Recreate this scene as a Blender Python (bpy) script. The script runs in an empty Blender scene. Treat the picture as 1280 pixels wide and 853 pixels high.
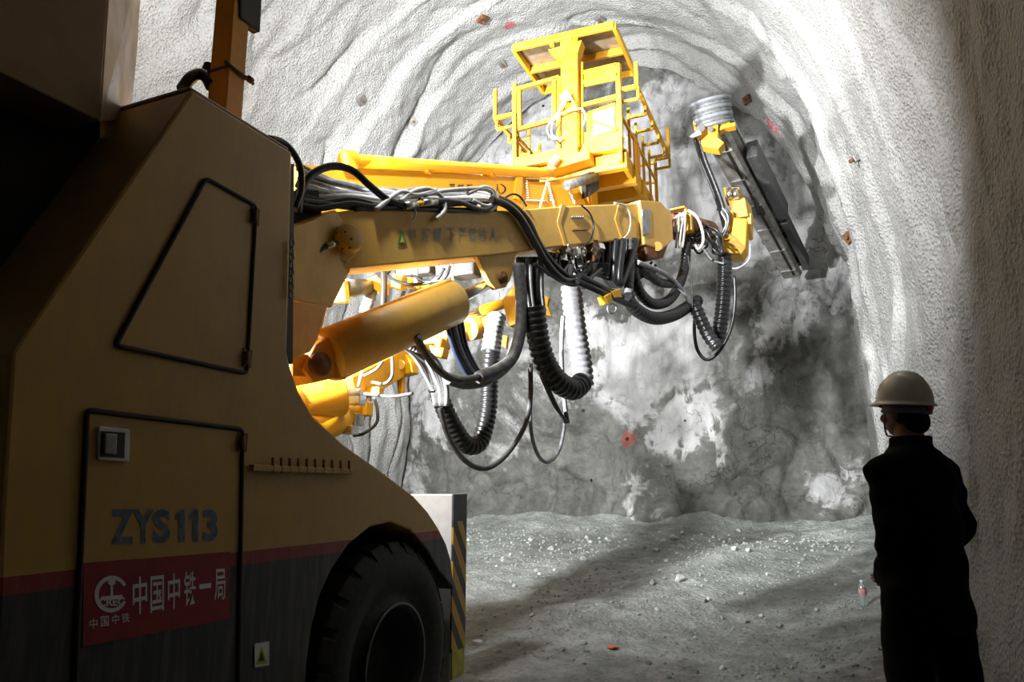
import bpy, bmesh, math, random
import numpy as np
from mathutils import Vector, Matrix, Euler
from mathutils.bvhtree import BVHTree

random.seed(7)
SC = bpy.context.scene
COL = SC.collection
V = Vector
# ------------------------------------------------------------------ camera
F = 880.0
VPX, VPY = 1025.0, 612.0
CAM = V((0.0, 0.0, 1.5))
_y = V(((VPX - 640) / F, -(VPY - 426.5) / F, -1.0)).normalized()
_z = V((0, -_y.z, _y.y)).normalized()
if _z.y < 0: _z = -_z
_x = _y.cross(_z)
ROT = Matrix((_x, _y, _z))          # world = ROT @ cam
cam_d = bpy.data.cameras.new('camera'); cam = bpy.data.objects.new('camera', cam_d); COL.objects.link(cam)
cam_d.sensor_width = 36; cam_d.lens = 36 * F / 1280; cam_d.clip_start = .05
cam.matrix_world = Matrix.Translation(CAM) @ ROT.to_4x4()
SC.camera = cam

def ray(px, py): return ROT @ V(((px - 640) / F, -(py - 426.5) / F, -1.0))
def at(px, py, X=None, Y=None, Z=None, D=None):
    d = ray(px, py)
    if X is not None: t = (X - CAM.x) / d.x
    elif Y is not None: t = (Y - CAM.y) / d.y
    elif Z is not None: t = (Z - CAM.z) / d.z
    else: t = D
    return CAM + d * t
def on(px, py, plane):
    p, n = plane; d = ray(px, py)
    return CAM + d * ((p - CAM).dot(n) / d.dot(n))

# ------------------------------------------------------------------ mesh builder
class MB:
    def __init__(s): s.v = []; s.f = []; s.smooth = []
    def add(s, vs, fs, smooth=False):
        n = len(s.v); s.v += [V(p) for p in vs]
        s.f += [[i + n for i in f] for f in fs]; s.smooth += [smooth] * len(fs)
        return s
    def box(s, c, sx, sy, sz, rot=None):
        c = V(c); R = rot or Matrix.Identity(3)
        vs = [c + R @ V((x * sx / 2, y * sy / 2, z * sz / 2)) for x in (-1, 1) for y in (-1, 1) for z in (-1, 1)]
        return s.add(vs, [(0, 1, 3, 2), (4, 6, 7, 5), (0, 4, 5, 1), (2, 3, 7, 6), (0, 2, 6, 4), (1, 5, 7, 3)])
    def bar(s, a, b, w, h=None, up=(0, 0, 1)):
        a, b = V(a), V(b); h = h or w; d = (b - a); L = d.length; d.normalize()
        up = V(up); sd = d.cross(up)
        if sd.length < 1e-4: sd = d.cross(V((1, 0, 0)))
        sd.normalize(); u = sd.cross(d).normalized()
        R = Matrix((sd, d, u)).transposed()
        return s.box((a + b) / 2, w, L, h, R)
    def tube(s, pts, r, n=10, caps=True, ribs=None):
        pts = [V(p) for p in pts]
        m = len(pts)
        rr = r if isinstance(r, (list, tuple)) else [r] * m
        T = []
        for i in range(m):
            a = pts[max(i - 1, 0)]; b = pts[min(i + 1, m - 1)]
            t = (b - a); T.append(t.normalized() if t.length > 1e-9 else V((0, 0, 1)))
        ref = V((0, 0, 1)) if abs(T[0].z) < .9 else V((1, 0, 0))
        N = T[0].cross(ref).normalized()
        vs = []; fs = []
        for i in range(m):
            N = (N - T[i] * N.dot(T[i])).normalized(); B = T[i].cross(N)
            for k in range(n):
                a = 2 * math.pi * k / n
                vs.append(pts[i] + (N * math.cos(a) + B * math.sin(a)) * rr[i])
        for i in range(m - 1):
            for k in range(n):
                k2 = (k + 1) % n
                fs.append((i * n + k, i * n + k2, (i + 1) * n + k2, (i + 1) * n + k))
        s.add(vs, fs, True)
        if caps:
            b = len(s.v) - m * n
            s.f.append([b + k for k in range(n)][::-1]); s.smooth.append(False)
            s.f.append([b + (m - 1) * n + k for k in range(n)]); s.smooth.append(False)
        return s
    def cyl(s, a, b, r, n=24, r2=None):
        a, b = V(a), V(b)
        return s.tube([a, b], [r, r if r2 is None else r2], n)
    def lathe(s, a, axis, prof, n=32):
        """prof: (distance along axis, radius)"""
        a = V(a); ax = V(axis).normalized()
        pts = [a + ax * t for t, r in prof]
        ref = V((0, 0, 1)) if abs(ax.z) < .9 else V((1, 0, 0))
        N = ax.cross(ref).normalized(); B = ax.cross(N)
        vs = []; fs = []
        for (t, r) in prof:
            for k in range(n):
                q = 2 * math.pi * k / n
                vs.append(a + ax * t + (N * math.cos(q) + B * math.sin(q)) * max(r, 1e-4))
        for i in range(len(prof) - 1):
            for k in range(n):
                k2 = (k + 1) % n
                fs.append((i * n + k, i * n + k2, (i + 1) * n + k2, (i + 1) * n + k))
        return s.add(vs, fs, True)
    def prism(s, outline, vec, smooth=False):
        o = [V(p) for p in outline]; vec = V(vec); n = len(o)
        vs = o + [p + vec for p in o]
        fs = [list(range(n)), list(range(2 * n - 1, n - 1, -1))]
        fs += [(i, i + n, (i + 1) % n + n, (i + 1) % n) for i in range(n)]
        return s.add(vs, fs, smooth)

PARENT_LOC = {}
def obj(name, mb, mat, parent=None, bevel=0, label=None, fixn=True):
    me = bpy.data.meshes.new(name)
    me.from_pydata([tuple(p) for p in mb.v], [], mb.f)
    me.polygons.foreach_set('use_smooth', mb.smooth)
    if fixn:
        bm = bmesh.new(); bm.from_mesh(me)
        bmesh.ops.recalc_face_normals(bm, faces=bm.faces); bm.to_mesh(me); bm.free()
    me.update()
    if mat: me.materials.append(mat)
    o = bpy.data.objects.new(name, me); COL.objects.link(o)
    if parent is not None: attach(o, parent)
    if bevel:
        b = o.modifiers.new('bevel', 'BEVEL'); b.width = bevel; b.segments = 2; b.limit_method = 'ANGLE'
        b.angle_limit = math.radians(40)
    if label: o['label'] = label
    return o
WORLD = {}
def attach(o, parent):
    o.parent = parent
    base = WORLD.get(parent.name)
    if base is not None: o.matrix_parent_inverse = Matrix.Translation(-base)
def root(name, loc, label, cat, group=None):
    e = bpy.data.objects.new(name, None); COL.objects.link(e); e.location = loc
    e.empty_display_size = .2
    WORLD[e.name] = V(loc)
    return tag(e, label, cat, group)
def tag(o, label, cat, group=None, kind=None):
    if label: o['label'] = label
    if cat: o['category'] = cat
    if group: o['group'] = group
    if kind: o['kind'] = kind
    return o

def smooth_path(pts, n=8):
    """Catmull-Rom through points"""
    pts = [V(p) for p in pts]; P = [2 * pts[0] - pts[1]] + pts + [2 * pts[-1] - pts[-2]]; out = []
    for i in range(1, len(P) - 2):
        a, b, c, d = P[i - 1], P[i], P[i + 1], P[i + 2]
        for k in range(n):
            t = k / n
            out.append(.5 * ((2 * b) + (c - a) * t + (2 * a - 5 * b + 4 * c - d) * t * t + (3 * b - a - 3 * c + d) * t ** 3))
    out.append(P[-2]); return out

def resample(pts, step):
    d = [0]
    for a, b in zip(pts, pts[1:]): d.append(d[-1] + (b - a).length)
    L = d[-1]; m = max(2, int(L / step)); out = []; j = 0
    for i in range(m + 1):
        q = L * i / m
        while j < len(d) - 2 and d[j + 1] < q: j += 1
        t = (q - d[j]) / max(d[j + 1] - d[j], 1e-9)
        out.append(pts[j].lerp(pts[j + 1], min(max(t, 0), 1)))
    return out

# ------------------------------------------------------------------ materials
class NT:
    def __init__(s, name):
        s.m = bpy.data.materials.new(name); s.m.use_nodes = True; s.t = s.m.node_tree
        s.b = s.t.nodes['Principled BSDF']
        tc = s.t.nodes.new('ShaderNodeTexCoord'); s.obj = tc.outputs['Object']
        g = s.t.nodes.new('ShaderNodeNewGeometry'); s.pos = g.outputs['Position']
    def n(s, typ, **kw):
        nd = s.t.nodes.new('ShaderNode' + typ)
        for k, v in kw.items():
            if k.startswith('i_'):
                nd.inputs[k[2:].replace('_', ' ')].default_value = v
            else: setattr(nd, k, v)
        return nd
    def l(s, a, b): s.t.links.new(a, b)
    def noise(s, scale, detail=4, rough=.55, vec=None, dist=0):
        nd = s.n('TexNoise'); nd.inputs['Scale'].default_value = scale; nd.inputs['Detail'].default_value = detail
        nd.inputs['Roughness'].default_value = rough; nd.inputs['Distortion'].default_value = dist
        s.l(vec or s.pos, nd.inputs['Vector']); return nd.outputs['Fac']
    def ramp(s, fac, stops):
        nd = s.n('ValToRGB'); cr = nd.color_ramp
        while len(cr.elements) < len(stops): cr.elements.new(.5)
        for e, (p, c) in zip(cr.elements, stops):
            e.position = p; e.color = (*c, 1) if not isinstance(c, float) else (c, c, c, 1)
        s.l(fac, nd.inputs['Fac']); return nd.outputs['Color']
    def mix(s, fac, a, b, blend='MIX'):
        nd = s.n('Mix', data_type='RGBA', blend_type=blend)
        for k, q in ((0, fac), (6, a), (7, b)):
            if hasattr(q, 'is_linked'): s.l(q, nd.inputs[k])
            else: nd.inputs[k].default_value = q if k == 0 else (*q, 1)
        return nd.outputs[2]
    def math(s, op, a, b=0.0, clamp=False):
        nd = s.n('Math', operation=op, use_clamp=clamp)
        for k, q in ((0, a), (1, b)):
            if hasattr(q, 'is_linked'): s.l(q, nd.inputs[k])
            else: nd.inputs[k].default_value = q
        return nd.outputs[0]
    def blob(s, c, r, soft=.5, wob=None):
        """1 inside a sphere around a point of the place, 0 outside"""
        d = s.n('VectorMath', operation='DISTANCE'); s.l(s.pos, d.inputs[0]); d.inputs[1].default_value = tuple(c)
        q = d.outputs['Value']
        if wob is not None: q = s.math('ADD', q, wob)
        mr = s.n('MapRange'); s.l(q, mr.inputs[0]); mr.inputs[1].default_value = r * (1 + soft); mr.inputs[2].default_value = r * (1 - soft)
        return mr.outputs[0]
    def stretch(s, sc, src=None):
        mp = s.n('Mapping'); mp.inputs['Scale'].default_value = sc; s.l(src or s.pos, mp.inputs['Vector']); return mp.outputs['Vector']
    def bump(s, h, strength=.5, dist=.02, prev=None):
        b = s.n('Bump'); b.inputs['Strength'].default_value = strength; b.inputs['Distance'].default_value = dist
        s.l(h, b.inputs['Height'])
        if prev is not None: s.l(prev, b.inputs['Normal'])
        return b.outputs['Normal']
    def out(s, col=None, rough=None, metal=None, normal=None, spec=None):
        for k, q in (('Base Color', col), ('Roughness', rough), ('Metallic', metal), ('Normal', normal), ('Specular IOR Level', spec)):
            if q is None: continue
            if hasattr(q, 'is_linked'): s.l(q, s.b.inputs[k])
            else: s.b.inputs[k].default_value = (*q, 1) if isinstance(q, tuple) else q
        return s.m

def paint(name, col, dirt=(.2, .16, .1), amt=.35, rough=.42, scale=6):
    t = NT(name)
    n1 = t.noise(scale, 6, .65); n2 = t.noise(45, 3, .6, t.stretch((1, 1, .25)))
    f = t.math('MULTIPLY', t.ramp(n1, [(.45, 0.0), (.75, 1.0)]), amt)
    f2 = t.math('MULTIPLY', t.ramp(n2, [(.5, 0.0), (.75, 1.0)]), amt * .5)
    c = t.mix(f, col, dirt); c = t.mix(f2, c, dirt)
    return t.out(c, t.ramp(n1, [(.3, rough - .08), (.8, rough + .25)]), normal=t.bump(n2, .08, .004))
def plain(name, col, rough=.5, metal=0.0, var=.25, scale=14, bump=.1):
    t = NT(name); n = t.noise(scale, 5, .6)
    c = t.mix(t.ramp(n, [(.35, 0.0), (.7, 1.0)]), tuple(x * (1 - var) for x in col), tuple(min(1, x * (1 + var)) for x in col))
    return t.out(c, rough, metal, t.bump(n, bump, .004))
M = {}
M['yellow'] = paint('yellow paint', (.75, .40, .010), (.5, .33, .1), .3)
M['tan'] = paint('dusty shade-toned yellow', (.80, .46, .075), (.42, .29, .13), .4)  # same paint as yellow, toned separately for parts in indirect light
M['orange'] = paint('orange paint', (.95, .40, .02), (.3, .15, .05), .3)
M['cream'] = paint('lit cream paint', (.62, .45, .28), (.35, .26, .18), .4, .35)  # paler tone paints the lit look of cab pillar and hood lid
M['cabbrown'] = paint('cab side paint', (.30, .17, .07), (.16, .1, .06), .4, .5)
M['black'] = plain('black steel', (.012, .012, .012), .55)
M['rubber'] = plain('tyre rubber', (.022, .022, .021), .75, var=.4, bump=.25, scale=30)
M['hose'] = plain('black hose rubber', (.018, .018, .019), .32, var=.3)
M['hosedull'] = plain('dusty hose rubber', (.10, .10, .098), .6, var=.45, scale=22)
M['hosegrey'] = plain('grey hose', (.36, .37, .385), .5, var=.35, scale=20)
M['hosewhite'] = plain('pale hose', (.68, .67, .62), .5, var=.2, scale=20)
M['hoseblue'] = plain('blue black hose', (.03, .045, .085), .3, var=.3)
M['dustwrap'] = plain('dusty spiral wrap', (.17, .168, .176), .7, var=.35, scale=25, bump=.3)
M['chrome'] = plain('bright rod steel', (.62, .61, .58), .28, 1.0, var=.1)
M['steel'] = plain('grey steel', (.34, .34, .33), .45, .6, var=.3)
M['drum'] = plain('grey hose drum', (.15, .16, .175), .5, var=.2)
M['alu'] = plain('feed beam aluminium', (.27, .26, .24), .5, .35, var=.35, scale=9)
M['white'] = plain('white paint', (.8, .8, .78), .45, var=.08)
M['rust'] = plain('rusty steel', (.19, .085, .035), .7, .2, var=.4)
M['grey'] = plain('dark grey paint', (.07, .072, .072), .5)
M['gasket'] = plain('door gasket', (.012, .008, .006), .7)
M['redpaint'] = plain('red sticker', (.27, .018, .02), .45, var=.15)
M['letterwhite'] = plain('white lettering', (.75, .72, .68), .5, var=.1)
M['letterblue'] = plain('faded blue stencil', (.10, .145, .21), .6, var=.45, scale=30)
M['lettergrey'] = plain('faded grey lettering', (.36, .35, .30), .6, var=.2, scale=40)
M['letterblack'] = plain('black lettering', (.03, .025, .02), .5)
M['green'] = plain('green warning print', (.07, .20, .05), .5)
M['cloth'] = plain('black work cloth', (.006, .006, .0065), .95, var=.3, bump=.3, scale=60)
M['skin'] = plain('skin', (.30, .15, .09), .5, var=.12)
M['hair'] = plain('black hair', (.006, .005, .005), .6)
M['helmet'] = plain('white helmet shell', (.74, .74, .70), .22, var=.03, bump=0)
M['band'] = plain('grey helmet band', (.16, .17, .19), .5)
M['reddot'] = plain('red band knob', (.45, .02, .03), .4)
M['chevyellow'] = plain('yellow label', (.55, .50, .05), .5)
for k in ('cloth', 'hair'): M[k].node_tree.nodes['Principled BSDF'].inputs['Specular IOR Level'].default_value = .15

# hull paint: dusty yellow, red band, dark skirt
def hull_mat(z0, z1):
    t = NT('hull paint')
    sp = t.n('SeparateXYZ'); t.l(t.pos, sp.inputs[0]); z = sp.outputs['Z']
    n1 = t.noise(5, 6, .65); n2 = t.noise(30, 4, .6, t.stretch((1, 1, .12)))
    dirt = t.math('MULTIPLY', t.ramp(n2, [(.45, 0.0), (.8, 1.0)]), .35)
    yel = t.mix(t.ramp(n1, [(.4, 0.0), (.8, .6)]), (.56, .335, .07), (.38, .235, .065))
    a = t.math('GREATER_THAN', z, z1); b = t.math('GREATER_THAN', z, z0)
    c = t.mix(b, (.028, .032, .038), (.27, .022, .025)); c = t.mix(a, c, yel)
    c = t.mix(dirt, c, (.30, .25, .18))
    return t.out(c, .45, normal=t.bump(n1, .05, .005))
_zb = (at(330, 701, X=-2.25).z + at(430, 691.5, X=-2.25).z) / 2
_zt = (at(330, 686, X=-2.25).z + at(430, 677, X=-2.25).z) / 2
M['hull'] = hull_mat(_zb, _zt)

def chevron_mat():
    t = NT('hazard stripes')
    sp = t.n('SeparateXYZ'); t.l(t.pos, sp.inputs[0])
    q = t.math('ADD', t.math('MULTIPLY', sp.outputs['Z'], 4.6), t.math('MULTIPLY', sp.outputs['Y'], 6.5))
    fr = t.math('FRACT', q); m = t.math('GREATER_THAN', fr, .5)
    n = t.noise(20, 4)
    c = t.mix(m, (.02, .02, .02), (.72, .40, .02)); c = t.mix(t.math('MULTIPLY', n, .3), c, (.2, .17, .12))
    return t.out(c, .5)
M['chevron'] = chevron_mat()

# ------------------------------------------------------------------ noise in numpy
def _h(ix, iy, iz, seed):
    h = (ix.astype(np.int64) * 374761393 + iy.astype(np.int64) * 668265263 + iz.astype(np.int64) * 2147483647 + seed * 974634533) & 0xffffffff
    h = ((h ^ (h >> 13)) * 1274126177) & 0xffffffff
    h = (h ^ (h >> 16)) & 0xffffffff
    return h
_G = np.random.default_rng(3).normal(size=(256, 3)); _G /= np.linalg.norm(_G, axis=1)[:, None]
def pn(x, y, z, seed=0):
    xi, yi, zi = np.floor(x), np.floor(y), np.floor(z); fx, fy, fz = x - xi, y - yi, z - zi
    fd = lambda t: t * t * t * (t * (t * 6 - 15) + 10)
    u, v, w = fd(fx), fd(fy), fd(fz); r = 0
    for a in (0, 1):
        for b in (0, 1):
            for c in (0, 1):
                g = _G[_h(xi + a, yi + b, zi + c, seed) & 255]
                d = g[..., 0] * (fx - a) + g[..., 1] * (fy - b) + g[..., 2] * (fz - c)
                r = r + d * (u if a else 1 - u) * (v if b else 1 - v) * (w if c else 1 - w)
    return r * 1.6
def fbm(x, y, z, o=4, seed=0, gain=.5):
    r = 0; a = 1
    for i in range(o):
        r = r + a * pn(x, y, z, seed + i); x = x * 2.03; y = y * 2.03; z = z * 2.03; a *= gain
    return r

def grid_object(name, P, mat, N=None, kind='structure'):
    """P: (n, m, 3) array"""
    n, m, _ = P.shape
    idx = np.arange(n * m).reshape(n, m)
    q = np.stack([idx[:-1, :-1], idx[1:, :-1], idx[1:, 1:], idx[:-1, 1:]], -1).reshape(-1, 4)
    me = bpy.data.meshes.new(name)
    me.vertices.add(n * m); me.vertices.foreach_set('co', P.astype(np.float32).ravel())
    me.loops.add(q.size); me.loops.foreach_set('vertex_index', q.astype(np.int32).ravel())
    me.polygons.add(len(q)); me.polygons.foreach_set('loop_start', (np.arange(len(q)) * 4).astype(np.int32))
    me.update(calc_edges=True)
    me.polygons.foreach_set('use_smooth', np.ones(len(q), bool))
    if N is not None: me.normals_split_custom_set_from_vertices(N.reshape(-1, 3).tolist())
    me.materials.append(mat)
    o = bpy.data.objects.new(name, me); COL.objects.link(o)
    if kind: o['kind'] = kind
    return o
def grid_normals(P):
    du = np.gradient(P, axis=0); dv = np.gradient(P, axis=1)
    n = np.cross(du, dv); return n / np.linalg.norm(n, axis=2, keepdims=True)

# ------------------------------------------------------------------ the tunnel
YF = 12.5                      # excavation face
ZS, CX = 3.4, -3.38            # springing height, tunnel centre line
def ground(x, y):
    r = np.clip((y - 3.0) / 9.5, 0, 1.1)
    return .84 * r
def halfw(y): return 4.05 + .055 * np.clip(YF - y, 0, 9)
RISE = 6.0
def vault():
    ny = 400; ys = np.linspace(-3.5, 12.25, ny)
    n1, n2, n3 = 80, 330, 60
    z1 = np.linspace(-.7, ZS, n1, endpoint=False)
    th = np.linspace(0, math.pi, n2)
    z3 = np.linspace(ZS, -.7, n3 + 1)[1:]
    ox = np.concatenate([1 - .045 * ((ZS - z1) / ZS) ** 2, np.cos(th), -(1 - .045 * ((ZS - z3) / ZS) ** 2)])
    oz = np.concatenate([z1, ZS + RISE * np.sin(th), z3])
    U = len(ox)
    Y = np.repeat(ys[None], U, 0); hw = halfw(Y)
    X = CX + ox[:, None] * hw; Z = np.repeat(oz[:, None], ny, 1) + 0 * Y
    P = np.stack([X, Y, Z], -1)
    N = grid_normals(P)
    c = np.stack([np.full_like(X, CX), Y, np.full_like(X, 3.0)], -1)
    if ((c - P) * N).sum(-1).mean() < 0: N = -N
    s = np.concatenate([[0], np.cumsum(np.hypot(np.diff(ox * 4.3), np.diff(oz)))])[:, None] + 0 * Y
    # rounds of the drive: shallow overlapping steps, wavering along the arc
    w = .6 * pn(s * .28, Y * .3, s * 0 + 4.2, 11) + .10 * pn(s * 1.1, Y * .7, s * 0, 12)
    ph = (Y + w) / 1.15
    fr = ph - np.floor(ph)
    amp = .6 + .8 * pn(s * .22, np.floor(ph) * 3.7, s * 0 + 9.1, 17)
    step = np.where(fr < .88, fr / .88, (1 - fr) / .12)          # rises outward, falls back
    near = np.clip((Y - 4.5) / 6, 0, 1)
    d = -(.05 + .14 * near) * amp.clip(.1, 1.5) * (step - .5)
    d += (.06 + .12 * np.clip((Y - 6) / 4, 0, 1) ) * fbm(s * .33, Y * .38, s * 0 + 1.3, 3, 21)
    # sagging creases that run round the vault
    sk = Y * 1.25 + s * .22
    cr = 1 - np.abs(pn(s * .45, sk * 1.0, s * 0 + 7.7, 31) * 1.7).clip(0, 1)
    msk = (fbm(s * .4, Y * .5, s * 0 + 3.3, 2, 41) + .35).clip(0, 1)
    left = np.clip((-2.2 - X) / 2.5, 0.25, 1)
    d -= .24 * cr ** 4 * msk * left * np.clip((Y - 3) / 3, 0, 1)
    d += .055 * left * np.abs(fbm(s * .9, sk * 1.3, s * 0 + 5.5, 3, 51))
    d += .022 * fbm(s * 3.1, Y * 3.1, s * 0, 3, 61)
    # close to the face the last metre is broken into thin courses
    e = np.clip((Y - 10.2) / 2.0, 0, 1)
    d -= e * np.where(X > CX, .16, .05) * (fbm(s * .35, Y * 2.6, s * 0 + 2.2, 2, 71) + 1)
    # deep overbreak hollow above the basket
    d -= .45 * np.exp(-(((X + 2.3) / 1.1) ** 2 + ((Y - 11.3) / .9) ** 2)) * (Z > 6)
    P = P + N * d[..., None]
    return P, grid_normals(P), n1, n2
VP_, VN_, _n1, _n2 = vault()
def vflip(N, P):
    c = np.stack([np.full(P.shape[:2], CX), P[..., 1], np.full(P.shape[:2], 3.0)], -1)
    return N if ((c - P) * N).sum(-1).mean() > 0 else -N
VN_ = vflip(VN_, VP_)

def bvh_of(P):
    n, m, _ = P.shape
    idx = np.arange(n * m).reshape(n, m)
    q = np.stack([idx[:-1, :-1], idx[1:, :-1], idx[1:, 1:], idx[:-1, 1:]], -1).reshape(-1, 4)
    return BVHTree.FromPolygons(P.reshape(-1, 3).tolist(), q.tolist())
VBVH = bvh_of(VP_)
def hit(px, py, bvh):
    h = bvh.ray_cast(CAM, ray(px, py).normalized())
    return (V(h[0]), V(h[1])) if h[0] is not None else (None, None)

def shotcrete():
    t = NT('sprayed concrete')
    big = t.noise(.7, 5, .6); mid = t.noise(5, 6, .6); fine = t.noise(34, 4, .65); grain = t.noise(90, 3, .6)
    vor = t.n('TexVoronoi'); vor.inputs['Scale'].default_value = 30; t.l(t.pos, vor.inputs['Vector'])
    c = t.ramp(big, [(.3, (.40, .395, .38)), (.6, (.50, .50, .49)), (.8, (.44, .44, .42))])
    c = t.mix(t.ramp(mid, [(.45, 0.0), (.8, .6)]), c, (.42, .41, .38))
    c = t.mix(t.ramp(fine, [(.55, 0.0), (.75, .4)]), c, (.30, .29, .27))
    for (px, py, r) in ((637, 32, .11), (963, 156, .10), (971, 162, .08)):
        p, _ = hit(px, py, VBVH)
        if p is None: continue
        w = t.math('MULTIPLY', t.math('SUBTRACT', t.noise(16, 3), .5), .22)
        c = t.mix(t.math('MULTIPLY', t.blob(p, r, .3, w), .75), c, (.55, .07, .09))
    nb = t.bump(mid, .4, .05); nb = t.bump(fine, .8, .035, nb); nb = t.bump(vor.outputs['Distance'], .7, .03, nb); nb = t.bump(grain, .4, .012, nb)
    return t.out(c, .9, normal=nb, spec=.25)
MS = shotcrete()
i1, i2 = _n1, _n1 + _n2 - 1
grid_object('wall_right', VP_[:i1 + 1], MS, VN_[:i1 + 1])
grid_object('ceiling', VP_[i1:i2 + 1], MS, VN_[i1:i2 + 1])
grid_object('wall_left', VP_[i2:], MS, VN_[i2:])

# ---- excavation face
def face():
    xs = np.linspace(-8.6, 2.0, 250); zs = np.linspace(-.3, 10.8, 260)
    X, Z = np.meshgrid(xs, zs, indexing='ij')
    Y = YF + .28 * fbm(X * .45, Z * .45, X * 0 + 1.7, 4, 81) + .05 * fbm(X * 2.3, Z * 2.3, X * 0, 3, 91)
    cr = 1 - np.abs(fbm(X * .9, Z * .6, X * 0 + 3.1, 3, 95) * 1.6).clip(0, 1)
    Y += .10 * cr ** 7
    bl = np.floor(pn(X * .8, Z * .7, X * 0 + 6.6, 97) * 5) / 5
    Y += .12 * bl
    # foot of the face flares into the muck
    Y -= .55 * np.clip((2.0 - Z) / 1.6, 0, 1) ** 2
    # crown bends back to meet the vault
    return np.stack([X, Y, Z], -1)
FP = face(); FB = bvh_of(FP)
def rockface():
    t = NT('blasted rock face')
    n0 = t.noise(.55, 6, .62, dist=.6); n1 = t.noise(2.2, 7, .62, dist=.5); n2 = t.noise(13, 6, .65); n3 = t.noise(60, 4, .6)
    st = t.noise(1.6, 5, .6, t.stretch((1.6, 1, .45)), .8)
    wob = t.math('ADD', t.math('MULTIPLY', t.math('SUBTRACT', n1, .5), 1.9), t.math('MULTIPLY', t.math('SUBTRACT', st, .5), 1.6))
    def fp(px, py): return hit(px, py, FB)[0]
    rock = t.ramp(n1, [(.25, (.055, .056, .05)), (.5, (.125, .126, .115)), (.75, (.21, .205, .185))])
    rock = t.mix(t.ramp(n2, [(.45, 0.0), (.8, .6)]), rock, (.05, .05, .047))
    shot = t.ramp(st, [(.3, (.27, .27, .265)), (.55, (.47, .47, .465)), (.75, (.35, .35, .34))])
    # where the first sprayed coat sticks (pale) and where wet rock is bare (dark)
    m = t.ramp(n0, [(.44, 0.0), (.60, .8)])
    for (px, py, r, s) in ((820, 420, 1.05, .55), (790, 470, .9, .5), (860, 540, .75, .45), (900, 580, .5, .5), (540, 520, .5, .6), (740, 420, .6, .5), (850, 200, 1.6, .5), (1000, 270, 1.0, .5), (985, 420, .5, .6), (1035, 610, .33, .4), (1050, 590, .2, .4)):
        p = fp(px, py)
        if p is None: continue
        m = t.math('MAXIMUM', m, t.blob(p, r, s * .6, wob))
    for (px, py, r, s) in ((1010, 520, 1.0, .5), (970, 560, .8, .5), (1050, 470, .7, .5), (700, 640, .7, .5), (760, 610, .55, .5), (900, 640, .8, .5), (1000, 640, .6, .4), (770, 380, .35, .5), (740, 540, .45, .6), (620, 640, .6, .5), (680, 610, .7, .5), (850, 625, .7, .5), (950, 600, .7, .5), (580, 630, .6, .5), (1010, 460, .6, .5)):
        p = fp(px, py)
        if p is None: continue
        m = t.math('MULTIPLY', m, t.math('SUBTRACT', 1.0, t.math('MULTIPLY', t.blob(p, r, s, wob), .93), True))
    p = fp(1032, 612); m = t.math('MAXIMUM', m, t.math('MULTIPLY', t.blob(p, .3, .3, t.math('MULTIPLY', wob, .25)), .9))
    m = t.ramp(t.math('ADD', m, t.math('MULTIPLY', t.math('SUBTRACT', n2, .5), .45)), [(.28, 0.0), (.70, 1.0)])
    c = t.mix(m, rock, shot)
    crk = t.n('TexVoronoi', feature='DISTANCE_TO_EDGE'); crk.inputs['Scale'].default_value = 1.1
    dn = t.n('TexNoise'); dn.inputs['Scale'].default_value = 2.5; dn.inputs['Detail'].default_value = 6; t.l(t.pos, dn.inputs['Vector'])
    vm = t.n('VectorMath', operation='MULTIPLY_ADD'); t.l(dn.outputs['Color'], vm.inputs[0]); vm.inputs[1].default_value = (1.1, 1.1, 1.1); t.l(t.pos, vm.inputs[2])
    t.l(vm.outputs[0], crk.inputs['Vector'])
    ck = t.math('MULTIPLY', t.ramp(crk.outputs['Distance'], [(0.0, .7), (.009, 0.0)]), t.ramp(n0, [(.42, 0.0), (.55, 1.0)]))
    c = t.mix(t.math('MULTIPLY', ck, .85), c, (.02, .02, .02))
    hol = t.n('TexVoronoi'); hol.inputs['Scale'].default_value = 1.3; t.l(t.pos, hol.inputs['Vector'])
    c = t.mix(t.ramp(hol.outputs['Distance'], [(.035, 1.0), (.05, 0.0)]), c, (.012, .012, .012))
    p = fp(784, 549)
    if p is not None:
        c = t.mix(t.math('MULTIPLY', t.blob(p, .14, .35, t.math('MULTIPLY', wob, .05)), .6), c, (.42, .07, .05))
        c = t.mix(t.blob(p, .035, .2), c, (.015, .012, .012))
    nb = t.bump(n1, .5, .12); nb = t.bump(n2, .5, .035, nb); nb = t.bump(n3, .4, .01, nb); nb = t.bump(ck, .6, -.04, nb)
    return t.out(c, t.ramp(n0, [(.4, .55), (.6, .9)]), normal=nb, spec=.3)
grid_object('wall_back', FP[::1], rockface(), None)

# ---- floor of broken rock
def floor_z(X, Y):
    Z = ground(X, Y)
    Z = Z + .10 * fbm(X * .35, Y * .45, X * 0 + 2.1, 3, 101) + .030 * fbm(X * 1.9, Y * 1.9, X * 0, 4, 111)
    # haul-road ruts with a ridge between
    rr = np.exp(-((X + 1.9 - .42 * (Y - 7.5)) / .55) ** 2) * np.clip((Y - 5.5) / 1.5, 0, 1) * np.clip((12 - Y) / 2, 0, 1)
    Z = Z + .13 * rr
    # muck heaped at the toe of the face and along the right wall
    Z = Z + .25 * np.clip((Y - 10.8) / 1.5, 0, 1) ** 2 * (1 + .8 * pn(X * .8, Y * .8, X * 0 + 4, 121))
    Z = Z + .14 * np.clip((X + .35) / .9, 0, 1) ** 1.5
    return Z
xs = np.linspace(-8.3, 1.7, 260); ys = np.concatenate([np.linspace(-3.5, 3.5, 60, endpoint=False), np.linspace(3.5, 12.7, 330)])
GX, GY = np.meshgrid(xs, ys, indexing='ij')
GZ = floor_z(GX, GY) + .020 * np.abs(fbm(GX * 6, GY * 6, GX * 0, 3, 131)) * np.clip((GY - 4) / 2, .3, 1)
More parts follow.
